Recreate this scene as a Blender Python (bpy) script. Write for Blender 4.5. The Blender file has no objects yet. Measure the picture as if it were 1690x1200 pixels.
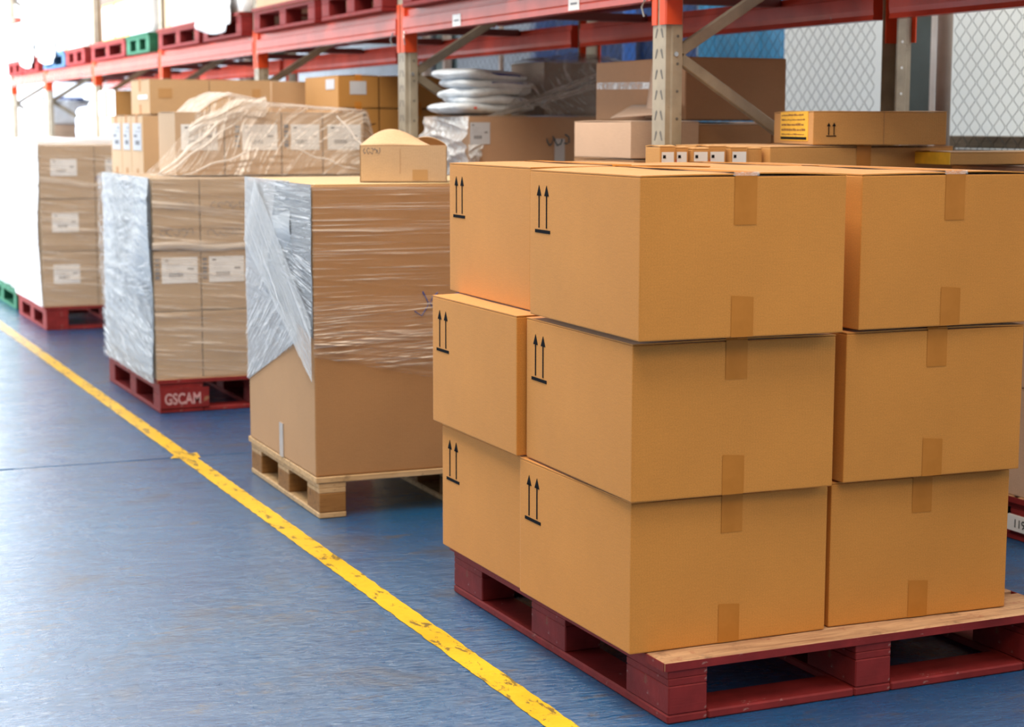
import bpy, bmesh, math, random
from mathutils import Matrix, Vector
random.seed(7)
SC = bpy.context.scene
COL = SC.collection
R = math.radians

# ------------------------------------------------------------------ camera
# world axes: Y runs along the aisle and the rack, X from the aisle to the rack, metres
AL, PITCH, ROLL = R(23.761), R(7.5653), R(0.0744)
def cam_matrix():
    c, s = math.cos(PITCH), math.sin(PITCH); cr, sr = math.cos(ROLL), math.sin(ROLL)
    F = Vector((0, c, -s)); U0 = Vector((0, s, c)); R0 = Vector((1, 0, 0))
    Rt = R0*cr + U0*sr; Up = -R0*sr + U0*cr
    M = Matrix(((math.cos(AL), math.sin(AL), 0), (-math.sin(AL), math.cos(AL), 0), (0, 0, 1)))
    Rt, Up, F = M @ Rt, M @ Up, M @ F
    m = Matrix.Identity(4)
    for i in range(3):
        m[i][0] = Rt[i]; m[i][1] = Up[i]; m[i][2] = -F[i]
    m[2][3] = 1.4
    return m
cd = bpy.data.cameras.new('camera'); cam = bpy.data.objects.new('camera', cd); COL.objects.link(cam)
cam.matrix_world = cam_matrix()
cd.sensor_width = 36.0; cd.sensor_fit = 'HORIZONTAL'; cd.lens = 2941.13/1690*36
cd.clip_start = 0.05; cd.clip_end = 300
cd.dof.use_dof = True; cd.dof.focus_distance = 4.7; cd.dof.aperture_fstop = 4.2
SC.camera = cam

# ------------------------------------------------------------------ light and exposure
SC.view_settings.view_transform = 'Standard'; SC.view_settings.look = 'None'
SC.view_settings.exposure = 0.0; SC.view_settings.gamma = 1.0
SC.view_settings.use_curve_mapping = False
W = bpy.data.worlds.new('sky'); SC.world = W; W.use_nodes = True
W.node_tree.nodes['Background'].inputs[0].default_value = (0.90, 0.96, 1.0, 1)
W.node_tree.nodes['Background'].inputs[1].default_value = 2.2
def area(name, loc, target, sx, sy, radiance, color):
    l = bpy.data.lights.new(name, 'AREA'); l.shape = 'RECTANGLE'; l.size = sx; l.size_y = sy
    l.energy = radiance*math.pi*sx*sy; l.color = color
    o = bpy.data.objects.new(name, l); COL.objects.link(o); o.location = loc
    d = Vector(target)-Vector(loc)
    o.rotation_euler = d.to_track_quat('-Z', 'Y').to_euler()
    return o
area('loading_door_daylight', (-5.8, 24.5, 3.2), (0, 24.5, 3.2), 19, 6.2, 13.0, (0.93, 0.97, 1.0)).data.spread = R(95)
area('added_side_fill', (-5.8, 6.5, 2.4), (0, 6.5, 2.0), 7, 4.0, 1.5, (0.90, 0.95, 1.0))  # added fill lamp in front of the closed left wall, no door here
area('ceiling_lamp_light', (0.8, 5.5, 5.9), (0.8, 5.5, 0), 3.2, 10, 8.0, (1.0, 0.92, 0.80))
area('far_ceiling_lamp_light', (0.8, 17, 5.9), (0.8, 17, 0), 3.2, 10, 1.8, (1.0, 0.97, 0.92))
area('front_ceiling_lamp_light', (-0.6, -2.2, 5.7), (2.3, 4.0, 0.6), 4.0, 2.4, 6.2, (1.0, 0.76, 0.46))
area('added_sky_strip_fill', (6.1, 9.5, 6.4), (6.1, 9.5, 0), 1.6, 16, 3.2, (0.95, 0.98, 1.0))  # added strip lamp that brightens the outer wall beyond what the sky gives

# ------------------------------------------------------------------ node materials
def new_mat(name):
    m = bpy.data.materials.new(name); m.use_nodes = True
    nt = m.node_tree; b = nt.nodes['Principled BSDF']
    return m, nt, b
def N(nt, t, **kw):
    n = nt.nodes.new(t)
    for k, v in kw.items():
        if k.startswith('i_'): n.inputs[int(k[2:])].default_value = v
        else: setattr(n, k, v)
    return n
def L(nt, a, b): nt.links.new(a, b)
def ramp(nt, fac, stops):
    r = N(nt, 'ShaderNodeValToRGB'); e = r.color_ramp.elements
    while len(e) < len(stops): e.new(0.5)
    for el, (p, c) in zip(e, stops):
        el.position = p; el.color = (*c, 1) if len(c) == 3 else c
    L(nt, fac, r.inputs[0]); return r.outputs[0]
def mapped(nt, scale, which='Object', rot=(0, 0, 0)):
    tc = N(nt, 'ShaderNodeTexCoord'); mp = N(nt, 'ShaderNodeMapping')
    mp.inputs['Scale'].default_value = scale; mp.inputs['Rotation'].default_value = rot
    L(nt, tc.outputs[which], mp.inputs[0]); return mp.outputs[0]
def noise(nt, vec, scale, detail=4, rough=0.55, dist=0.0):
    n = N(nt, 'ShaderNodeTexNoise'); n.inputs['Scale'].default_value = scale
    n.inputs['Detail'].default_value = detail; n.inputs['Roughness'].default_value = rough
    n.inputs['Distortion'].default_value = dist
    if vec is not None: L(nt, vec, n.inputs['Vector'])
    return n.outputs['Fac']
def mixc(nt, fac, a, b, blend='MIX'):
    m = N(nt, 'ShaderNodeMix', data_type='RGBA', blend_type=blend)
    for s, v in ((0, fac), (6, a), (7, b)):
        if hasattr(v, 'links'): L(nt, v, m.inputs[s])
        elif s == 0: m.inputs[0].default_value = v
        else: m.inputs[s].default_value = (*v, 1)
    return m.outputs[2]
def bump(nt, b, h, strength, dist=0.01):
    n = N(nt, 'ShaderNodeBump'); n.inputs['Strength'].default_value = strength
    n.inputs['Distance'].default_value = dist; L(nt, h, n.inputs['Height'])
    L(nt, n.outputs[0], b.inputs['Normal'])
MATS = {}
def plain(name, col, rough=0.5, metal=0.0, var=0.12, vscale=6, bumps=0.0, bscale=60, spec=0.5, wear=None, wscale=9, wcut=0.6, trans=0):
    if name in MATS: return MATS[name]
    m, nt, b = new_mat(name)
    b.inputs['Roughness'].default_value = rough; b.inputs['Metallic'].default_value = metal
    b.inputs['Specular IOR Level'].default_value = spec
    v = mapped(nt, (1, 1, 1))
    n1 = noise(nt, v, vscale, 5)
    lo = tuple(c*(1-var) for c in col); hi = tuple(min(1, c*(1+var)) for c in col)
    c = ramp(nt, n1, [(0.3, lo), (0.7, hi)])
    if wear:
        n2 = noise(nt, v, wscale, 8, 0.7)
        f = ramp(nt, n2, [(wcut, (0, 0, 0)), (wcut+0.04, (1, 1, 1))])
        c = mixc(nt, f, c, wear)
    L(nt, c, b.inputs['Base Color'])
    if bumps: bump(nt, b, noise(nt, v, bscale, 4), bumps, 0.004)
    if trans:
        b.inputs['Subsurface Weight'].default_value = trans
        b.inputs['Subsurface Radius'].default_value = (.02, .02, .02)
    MATS[name] = m; return m
def kraft(name, col, corr=0.13, speck=0.10):
    if name in MATS: return MATS[name]
    m, nt, b = new_mat(name)
    b.inputs['Roughness'].default_value = 0.70; b.inputs['Specular IOR Level'].default_value = 0.25
    b.inputs['Sheen Weight'].default_value = 0.40; b.inputs['Sheen Roughness'].default_value = 0.28; b.inputs['Sheen Tint'].default_value = (1.0, 0.86, 0.70, 1)
    v = mapped(nt, (1, 1, 1))
    n1 = noise(nt, v, 2.2, 4); n2 = noise(nt, v, 330, 2, 0.8); n3 = noise(nt, mapped(nt, (9, 9, 60)), 3.0, 4)
    c = ramp(nt, n1, [(0.3, tuple(x*0.93 for x in col)), (0.7, tuple(min(1, x*1.07) for x in col))])
    g = ramp(nt, n2, [(0.30, (1-speck*1.6,)*3), (0.68, (1+speck,)*3)])
    c = mixc(nt, 1.0, c, g, 'MULTIPLY')
    g3 = ramp(nt, n3, [(0.3, (0.97,)*3), (0.7, (1.03,)*3)])
    c = mixc(nt, 1.0, c, g3, 'MULTIPLY')
    # corrugation flutes, a few millimetres wide, running up the walls
    tc = N(nt, 'ShaderNodeTexCoord'); sx = N(nt, 'ShaderNodeSeparateXYZ'); L(nt, tc.outputs['Object'], sx.inputs[0])
    ad = N(nt, 'ShaderNodeMath', operation='ADD'); L(nt, sx.outputs[0], ad.inputs[0]); L(nt, sx.outputs[1], ad.inputs[1])
    ml = N(nt, 'ShaderNodeMath', operation='MULTIPLY', i_1=2*math.pi/0.0075); L(nt, ad.outputs[0], ml.inputs[0])
    sn = N(nt, 'ShaderNodeMath', operation='SINE'); L(nt, ml.outputs[0], sn.inputs[0])
    mm = N(nt, 'ShaderNodeMath', operation='MULTIPLY', i_1=0.35); L(nt, sn.outputs[0], mm.inputs[0])
    a2 = N(nt, 'ShaderNodeMath', operation='ADD'); L(nt, mm.outputs[0], a2.inputs[0])
    L(nt, noise(nt, v, 160, 3), a2.inputs[1])
    fl = ramp(nt, sn.outputs[0], [(0.0, (0.993,)*3), (1.0, (1.007,)*3)])
    c = mixc(nt, 1.0, c, fl, 'MULTIPLY')
    L(nt, c, b.inputs['Base Color'])
    bump(nt, b, a2.outputs[0], corr, 0.0012)
    MATS[name] = m; return m
def wood(name, col, dark, paint=None, pcut=0.5, rough=0.6, axis=0):
    """grain along the long axis; optional paint layer worn through"""
    if name in MATS: return MATS[name]
    m, nt, b = new_mat(name)
    sc = [22, 22, 22]; sc[axis] = 1.6
    v = mapped(nt, tuple(sc)); v1 = mapped(nt, (1, 1, 1))
    g = noise(nt, v, 3.0, 6, 0.65, 0.6)
    c = ramp(nt, g, [(0.32, dark), (0.62, col)])
    st = noise(nt, v1, 14, 6, 0.7)
    c = mixc(nt, ramp(nt, st, [(0.56, (0, 0, 0)), (0.72, (0.75,)*3)]), c, tuple(x*0.45 for x in dark))
    if paint:
        w = noise(nt, v1, 7, 8, 0.72)
        pc = ramp(nt, noise(nt, v1, 11, 5), [(0.3, tuple(x*0.75 for x in paint)), (0.7, tuple(x*1.2 for x in paint))])
        c = mixc(nt, ramp(nt, w, [(pcut-0.03, (1, 1, 1)), (pcut+0.05, (0, 0, 0))]), c, pc)
    if paint:   # chalky scrapes
        c = mixc(nt, ramp(nt, noise(nt, mapped(nt, (5, 5, 9)), 3.1, 9, 0.8), [(0.615, (0, 0, 0)), (0.66, (0.5,)*3)]), c, (0.42, 0.30, 0.27))
    L(nt, c, b.inputs['Base Color'])
    b.inputs['Roughness'].default_value = rough; b.inputs['Specular IOR Level'].default_value = 0.22
    bump(nt, b, g, 0.35, 0.003)
    MATS[name] = m; return m
def film_mat(name, lo, hi, tint=(0.86, 0.87, 0.88), su=1.6, sv=70, rough=0.22, density=0.5, dscale=2.2, metal=0.0, bstr=0.6):
    """stretch film: clear between streaks, milky and shiny where it is pulled or layered.  UV are metres."""
    if name in MATS: return MATS[name]
    m, nt, b = new_mat(name)
    b.inputs['Base Color'].default_value = (*tint, 1); b.inputs['Roughness'].default_value = rough
    b.inputs['Metallic'].default_value = metal
    b.inputs['Specular IOR Level'].default_value = 0.9
    v = mapped(nt, (su, sv, 1), 'UV')
    s1 = noise(nt, v, 1.0, 5, 0.62, 0.35)
    v2 = mapped(nt, (su*2.6, sv*2.3, 1), 'UV'); s2 = noise(nt, v2, 1.0, 4, 0.6, 0.2)
    reg = noise(nt, mapped(nt, (dscale, dscale*2.6, 1), 'UV'), 1.0, 3, 0.5)
    mx = N(nt, 'ShaderNodeMath', operation='MAXIMUM'); L(nt, s1, mx.inputs[0]); L(nt, s2, mx.inputs[1])
    st = N(nt, 'ShaderNodeMapRange'); L(nt, mx.outputs[0], st.inputs[0])
    st.inputs[1].default_value = 0.585-0.10*density; st.inputs[2].default_value = 0.70-0.08*density
    rg = N(nt, 'ShaderNodeMapRange'); L(nt, reg, rg.inputs[0]); rg.inputs[1].default_value = 0.36; rg.inputs[2].default_value = 0.62
    rg.inputs[3].default_value = 0.35; rg.inputs[4].default_value = 1.0
    ml = N(nt, 'ShaderNodeMath', operation='MULTIPLY'); L(nt, st.outputs[0], ml.inputs[0]); L(nt, rg.outputs[0], ml.inputs[1])
    fa = N(nt, 'ShaderNodeMapRange'); L(nt, ml.outputs[0], fa.inputs[0]); fa.inputs[3].default_value = lo; fa.inputs[4].default_value = hi
    tr = N(nt, 'ShaderNodeBsdfTransparent'); mix = N(nt, 'ShaderNodeMixShader')
    L(nt, fa.outputs[0], mix.inputs[0]); L(nt, tr.outputs[0], mix.inputs[1]); L(nt, b.outputs[0], mix.inputs[2])
    L(nt, mix.outputs[0], nt.nodes['Material Output'].inputs[0])
    bump(nt, b, mx.outputs[0], bstr, 0.012)
    MATS[name] = m; return m

K_ORANGE = kraft('kraft_orange', (0.59, 0.245, 0.048))
K_ORANGE2 = kraft('kraft_deep_orange', (0.58, 0.29, 0.09))
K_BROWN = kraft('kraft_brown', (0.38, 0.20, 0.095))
K_PALE = kraft('kraft_pale', (0.60, 0.40, 0.23))
K_TAN = kraft('kraft_tan', (0.50, 0.34, 0.21))
K_PINK = kraft('kraft_pinkish', (0.56, 0.38, 0.27))
M_INK = plain('black_ink', (0.012, 0.013, 0.016), 0.9, var=0.05, spec=0.05)
M_GREY_INK = plain('grey_ink', (0.16, 0.16, 0.18), 0.6, var=0.3)
M_BLUE_INK = plain('blue_ink', (0.05, 0.08, 0.30), 0.6)
M_RED_INK = plain('red_ink', (0.6, 0.08, 0.05), 0.6)
M_LABEL = plain('white_label_paper', (0.78, 0.78, 0.78), 0.5, var=0.04)
M_GREYLABEL = plain('grey_label_paper', (0.50, 0.51, 0.55), 0.5, var=0.05)
M_YELLOW = plain('yellow_sticker_paper', (0.90, 0.52, 0.03), 0.5, var=0.1, vscale=30)
M_WHITEPLASTIC = plain('white_wrapping_plastic', (0.78, 0.80, 0.82), 0.35, var=0.05, bumps=0.5, bscale=14, spec=0.6)
M_GREYPLASTIC = plain('grey_wrapping_plastic', (0.42, 0.44, 0.47), 0.3, var=0.2, bumps=0.7, bscale=16, spec=0.7)
M_BLUESHEET = plain('blue_plastic_sheet', (0.06, 0.12, 0.40), 0.4)
RED = (0.21, 0.018, 0.018)
W_RED = wood('red_painted_wood', (0.50, 0.30, 0.16), (0.25, 0.12, 0.07), RED, 0.66)
W_RED_DECK = wood('worn_red_deck_wood', (0.66, 0.40, 0.22), (0.34, 0.17, 0.09), (0.34, 0.07, 0.04), 0.37)
W_NAT = wood('natural_pallet_wood', (0.62, 0.42, 0.23), (0.42, 0.26, 0.12))
W_NATBLOCK = wood('brown_pallet_block_wood', (0.33, 0.16, 0.05), (0.22, 0.10, 0.03))
W_GREEN = wood('green_painted_wood', (0.3, 0.3, 0.2), (0.1, 0.15, 0.1), (0.02, 0.13, 0.07), 0.66)
W_BLUE = wood('blue_painted_wood', (0.3, 0.3, 0.3), (0.1, 0.12, 0.15), (0.05, 0.12, 0.22), 0.66)
M_BEAM = plain('red_beam_paint', (0.46, 0.045, 0.022), 0.26, var=0.25, vscale=4, spec=0.5, wear=(0.30, 0.12, 0.09), wscale=5, wcut=0.66)
M_CONN = plain('orange_connector_paint', (0.66, 0.07, 0.015), 0.45, var=0.12, spec=0.3)
M_UPR = plain('beige_upright_paint', (0.33, 0.28, 0.205), 0.45, var=0.22, vscale=9, wear=(0.16, 0.13, 0.10), wscale=14, wcut=0.66)
M_UPRDARK = plain('shaded_steel', (0.10, 0.09, 0.08), 0.5)
M_STEEL = plain('galvanised_bolt', (0.45, 0.45, 0.44), 0.35, metal=0.9)
def tape_mat():
    m, nt, b = new_mat('brown_packing_tape')
    v = mapped(nt, (1, 1, 1))
    c = ramp(nt, noise(nt, v, 18, 4), [(0.3, (0.44, 0.165, 0.025)), (0.7, (0.52, 0.20, 0.035))])
    L(nt, c, b.inputs['Base Color']); b.inputs['Roughness'].default_value = 0.42
    b.inputs['Specular IOR Level'].default_value = 0.12
    bump(nt, b, noise(nt, mapped(nt, (6, 60, 3)), 4, 3), 0.25, 0.003)
    return m
M_TAPE = tape_mat()
M_TAPE2 = plain('faint_kraft_tape', (0.48, 0.28, 0.12), 0.4, spec=0.15)
M_CLEARTAPE = film_mat('clear_tape', 0.25, 0.85, su=20, sv=20, density=0.8)

# ------------------------------------------------------------------ mesh helpers
def link(o, parent=None):
    COL.objects.link(o)
    if parent: o.parent = parent
    return o
def tag(o, label, cat, group=None, kind=None):
    if label: o['label'] = label
    if cat: o['category'] = cat
    if group: o['group'] = group
    if kind: o['kind'] = kind
    return o
def thing(name, label, cat, loc=(0, 0, 0), rot=0.0, group=None, tilt=None):
    o = bpy.data.objects.new(name, None); COL.objects.link(o); o.empty_display_size = 0.1
    o.location = loc; o.rotation_euler = (tilt[0], tilt[1], R(rot)) if tilt else (0, 0, R(rot))
    return tag(o, label, cat, group)
CACHE = {}
class G:
    def __init__(self): self.v = []; self.f = []
    def box(self, x0, y0, z0, x1, y1, z1):
        b = len(self.v)
        self.v += [(x0, y0, z0), (x1, y0, z0), (x1, y1, z0), (x0, y1, z0), (x0, y0, z1), (x1, y0, z1), (x1, y1, z1), (x0, y1, z1)]
        self.f += [tuple(b+i for i in q) for q in ((0, 3, 2, 1), (4, 5, 6, 7), (0, 1, 5, 4), (1, 2, 6, 5), (2, 3, 7, 6), (3, 0, 4, 7))]
        return self
    def poly(self, pts):
        b = len(self.v); self.v += list(pts); self.f.append(tuple(range(b, b+len(pts)))); return self
    def prism(self, pts, vec):
        """closed outline pts swept by vec"""
        b = len(self.v); n = len(pts)
        self.v += [tuple(p) for p in pts] + [tuple(Vector(p)+Vector(vec)) for p in pts]
        self.f += [tuple(b+i for i in range(n))[::-1], tuple(b+n+i for i in range(n))]
        self.f += [(b+i, b+(i+1) % n, b+n+(i+1) % n, b+n+i) for i in range(n)]
        return self
    def tube(self, pts, r, n=5, closed=True):
        pts = [Vector(p) for p in pts]; b = len(self.v)
        for i, p in enumerate(pts):
            d = (pts[min(i+1, len(pts)-1)]-pts[max(i-1, 0)]).normalized()
            a = d.cross(Vector((0, 0, 1)) if abs(d.z) < 0.9 else Vector((1, 0, 0))).normalized(); c = d.cross(a)
            rr = r[i] if isinstance(r, (list, tuple)) else r
            for k in range(n):
                t = 2*math.pi*k/n; self.v.append(tuple(p+(a*math.cos(t)+c*math.sin(t))*rr))
        for i in range(len(pts)-1):
            for k in range(n):
                self.f.append((b+i*n+k, b+i*n+(k+1) % n, b+(i+1)*n+(k+1) % n, b+(i+1)*n+k))
        if closed:
            self.f.append(tuple(b+k for k in range(n))[::-1]); self.f.append(tuple(b+(len(pts)-1)*n+k for k in range(n)))
        return self
    def mesh(self, name, mat, bevel=0, seg=1, smooth=False):
        me = bpy.data.meshes.new(name); me.from_pydata(self.v, [], self.f)
        if bevel or True:
            bm = bmesh.new(); bm.from_mesh(me)
            bmesh.ops.recalc_face_normals(bm, faces=bm.faces)
            if bevel: bmesh.ops.bevel(bm, geom=bm.edges[:], offset=bevel, segments=seg, affect='EDGES', profile=0.6)
            bm.to_mesh(me); bm.free()
        me.materials.append(mat)
        if smooth: me.polygons.foreach_set('use_smooth', [True]*len(me.polygons))
        return me
    def obj(self, name, mat, parent=None, bevel=0, seg=1, smooth=False, loc=None, rot=None):
        o = bpy.data.objects.new(name, self.mesh(name, mat, bevel, seg, smooth)); link(o, parent)
        if loc: o.location = loc
        if rot: o.rotation_euler = rot
        return o
def boxo(name, mat, x0, y0, z0, x1, y1, z1, parent=None, bevel=0.0):
    """box object with shared mesh data; origin at its min corner"""
    k = (round(x1-x0, 4), round(y1-y0, 4), round(z1-z0, 4), mat.name, bevel)
    if k not in CACHE: CACHE[k] = G().box(0, 0, 0, x1-x0, y1-y0, z1-z0).mesh(name, mat, bevel)
    o = bpy.data.objects.new(name, CACHE[k]); link(o, parent); o.location = (x0, y0, z0)
    return o
def grid_obj(name, mat, fn, nu, nv, parent=None, thick=0.0, uvs=None, smooth=True, kind=None):
    """surface fn(u,v)->xyz for u,v in 0..1, UV in metres from uvs(u,v)"""
    v = []; uv = []
    for j in range(nv+1):
        for i in range(nu+1):
            u, w = i/nu, j/nv
            v.append(tuple(fn(u, w))); uv.append(uvs(u, w) if uvs else (u, w))
    f = [(j*(nu+1)+i, j*(nu+1)+i+1, (j+1)*(nu+1)+i+1, (j+1)*(nu+1)+i) for j in range(nv) for i in range(nu)]
    me = bpy.data.meshes.new(name); me.from_pydata(v, [], f)
    ul = me.uv_layers.new(name='UVMap')
    for li, l in enumerate(me.loops): ul.data[li].uv = uv[l.vertex_index]
    if smooth: me.polygons.foreach_set('use_smooth', [True]*len(me.polygons))
    me.materials.append(mat)
    o = bpy.data.objects.new(name, me); link(o, parent)
    if thick:
        md = o.modifiers.new('thickness', 'SOLIDIFY'); md.thickness = thick; md.offset = 0
    if kind: o['kind'] = kind
    return o
def text_obj(name, s, size, mat, parent, loc, rot, bold=0.0, sx=1.0):
    c = bpy.data.curves.new(name, 'FONT'); c.body = s; c.size = size; c.extrude = 0.0004; c.offset = bold
    t = bpy.data.objects.new('tmp', c)
    me = bpy.data.meshes.new_from_object(t); bpy.data.objects.remove(t)
    me.materials.clear(); me.materials.append(mat)
    o = bpy.data.objects.new(name, me); link(o, parent); o.location = loc; o.rotation_euler = rot; o.scale = (sx, 1, 1)
    return o
class Ridges:
    """random wrinkles running along u; returns an offset"""
    def __init__(self, n, amp, width, slope=0.1, seed=1):
        r = random.Random(seed)
        self.r = [(r.random(), r.uniform(-slope, slope), r.uniform(0.3, 1)*amp, r.uniform(0.5, 1.5)*width, r.random(), r.uniform(0.15, 0.6)) for _ in range(n)]
    def __call__(self, u, v):
        s = 0
        for v0, sl, a, w, uc, uw in self.r:
            d = (v-v0-sl*(u-0.5))/w
            if abs(d) < 2.5: s += a*math.exp(-d*d)*math.exp(-((u-uc)/uw)**2)
        return s

# ------------------------------------------------------------------ cartons
def arrows(parent, x, yb, zt):
    """this-way-up mark on a -X wall; yb = y of the far side of the mark, zt = top of the heads"""
    g = G(); e = 0.0012; h = 0.122; w = 0.10
    def rect(y0, z0, y1, z1): g.box(x-e, y0, z0, x+0.0005, y1, z1)
    rect(yb-w, zt-h, yb, zt-h+0.0085)
    for yc in (yb-w*0.26, yb-w*0.76):
        rect(yc-0.0030, zt-h+0.013, yc+0.0030, zt-0.022)
        g.prism([(x-e, yc-0.0145, zt-0.027), (x-e, yc+0.0145, zt-0.027), (x-e, yc, zt)], (e+0.0005, 0, 0))
    return g.obj('this_way_up_mark', M_INK, parent)
def carton(x, y, z, w, d, h, mat, label, rot=0.0, group=None, tape='y', tape_w=0.058, name='cardboard_carton', arrow=False,
           bulge=0.0035, drop=0.12, tapemat=None, cat='carton', sag=0.0, seed=None, topdrop=None):
    """x,y,z = near left bottom corner; flaps meet along Y (tape='y') or along X (tape='x')"""
    t = thing(name, label, cat, (x, y, z), rot, group)
    rr = random.Random(seed if seed is not None else int(abs(x*1000+y*77+z*13)))
    ft = 0.003; hb = h-ft-0.0035
    k = ('body', round(w, 4), round(d, 4), round(h, 4), mat.name)
    if k not in CACHE: CACHE[k] = G().box(0, 0, 0, w, d, hb).mesh('body', mat, 0.0035, 2)
    b = bpy.data.objects.new('body', CACHE[k]); link(b, t)
    n = 10
    kf = ('flap', round(w, 4), round(d, 4), round(h, 4), mat.name, tape)
    if kf not in CACHE:
        res = []
        for side in (0, 1):
            v = []; f = []
            A, Bn = (w, d) if tape == 'y' else (d, w)
            half = A/2-0.0012
            for top in (0, 1):
                for j in range(n+1):
                    for i in range(7):
                        a = i/6*half; s = j/n
                        lift = bulge*math.sin(math.pi*min(1, i/6*0.62))*(0.6+0.5*abs(math.cos(math.pi*s)))*(1 if 0.0 <= s <= 1 else 0)
                        lift *= 0.55+0.45*abs(math.sin(5.0*s+side*1.7))
                        zz = hb+0.0004+lift+top*ft
                        p = (a, s*Bn, zz) if side == 0 else (A-a, s*Bn, zz)
                        v.append(p if tape == 'y' else (p[1], p[0], p[2]))
            m = 7*(n+1)
            for j in range(n):
                for i in range(6):
                    q = (j*7+i, j*7+i+1, (j+1)*7+i+1, (j+1)*7+i)
                    f.append(q[::-1]); f.append(tuple(m+c for c in q))
            ring = [i for i in range(7)] + [j*7+6 for j in range(1, n+1)] + [n*7+i for i in range(5, -1, -1)] + [j*7 for j in range(n-1, 0, -1)]
            for a, c in zip(ring, ring[1:]+ring[:1]): f.append((a, c, m+c, m+a))
            g = G(); g.v = v; g.f = f; res.append(g.mesh('top_flap', mat))
        CACHE[kf] = res
    for me in CACHE[kf]: link(bpy.data.objects.new('top_flap', me), t)
    if tape:
        tm = tapemat or M_TAPE
        zt = h+bulge*0.8
        td = topdrop if topdrop else drop
        g = G()
        c0, c1 = ((w-tape_w)/2, (w+tape_w)/2) if tape == 'y' else ((d-tape_w)/2, (d+tape_w)/2)
        D = d if tape == 'y' else w
        def P(a, s, zz): return (a, s, zz) if tape == 'y' else (s, a, zz)
        path = [(-0.0012, h-td), (-0.0014, h-0.004), (0.003, zt), (D-0.003, zt), (D+0.0012, h-0.004), (D+0.0012, h-drop)]
        for (s0, z0), (s1, z1) in zip(path, path[1:]):
            g.poly([P(c0, s0, z0), P(c1, s0, z0), P(c1, s1, z1), P(c0, s1, z1)])
        # torn irregular lower end
        g.obj('packing_tape', tm, t)
        for s in (-0.0012, D+0.0012):
            G().poly([P(c0-0.004, s, 0.001), P(c1-0.004, s, 0.001), P(c1-0.004, s, drop*0.78), P(c0-0.004, s, drop*0.82)]).obj('packing_tape', tm, t)
    if arrow: arrows(t, 0, d-0.036, h-0.042)
    return t
def front_label(t, x0, z0, x1, z1, mat=None, marks=True, seed=0, off=0.0025, name='paper_label', y=0.0):
    """paper label on the -Y wall of carton t (local coordinates) with small printed blocks"""
    g = G().box(x0, y-off, z0, x1, y-off+0.001, z1); o = g.obj(name, mat or M_LABEL, t)
    if marks:
        r = random.Random(seed); w, h = x1-x0, z1-z0; g = G(); yy = y-off-0.0006
        def q(a, b, c, d): g.box(x0+a*w, yy, z0+b*h, x0+c*w, yy+0.0008, z0+d*h)
        q(.10, .84, .20, .90)
        for k in range(14): q(.20+k*.028+r.uniform(0, .006), .24, .20+k*.028+.014+r.uniform(0, .006), .40)
        for k in range(5): q(.72+k*.035, .50+r.uniform(-.02, .02), .72+k*.035+.024, .58)
        for k in range(4): q(.12, .74-k*.08, .12+r.uniform(.25, .5), .745-k*.08)
        g.obj('print', M_GREY_INK, o)
    return o
def side_label(t, y0, z0, y1, z1, mat=None, seed=0, off=0.0025, x=0.0, marks=True, name='paper_label'):
    o = G().box(x-off, y0, z0, x-off+0.001, y1, z1).obj(name, mat or M_LABEL, t)
    if marks:
        w, h = y1-y0, z1-z0; g = G(); xx = x-off-0.0006
        for a, b, c, d in ((.2, .2, .7, .36), (.5, .48, .85, .58), (.15, .8, .35, .86), (.15, .68, .7, .7)):
            g.box(xx, y0+a*w, z0+b*h, xx+0.0008, y0+c*w, z0+d*h)
        g.obj('print', M_GREY_INK, o)
    return o
def scribble(t, x0, z0, x1, z1, seed, mat=None, y=-0.0012, n=7, r=0.0018, name='marker_scrawl'):
    """felt-pen scrawl on a -Y wall"""
    rr = random.Random(seed); g = G()
    for k in range(n):
        cx = x0+(x1-x0)*(k+0.5)/n; hw = (x1-x0)/n*0.45; pts = []
        a0 = rr.uniform(0, 6)
        for i in range(6):
            a = a0+i*rr.uniform(0.7, 1.1)
            pts.append((cx+hw*math.cos(a), y, (z0+z1)/2+(z1-z0)/2*math.sin(a)*rr.uniform(.5, 1)))
        g.tube(pts, r, 4)
    return g.obj(name, mat or M_GREY_INK, t)

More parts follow.
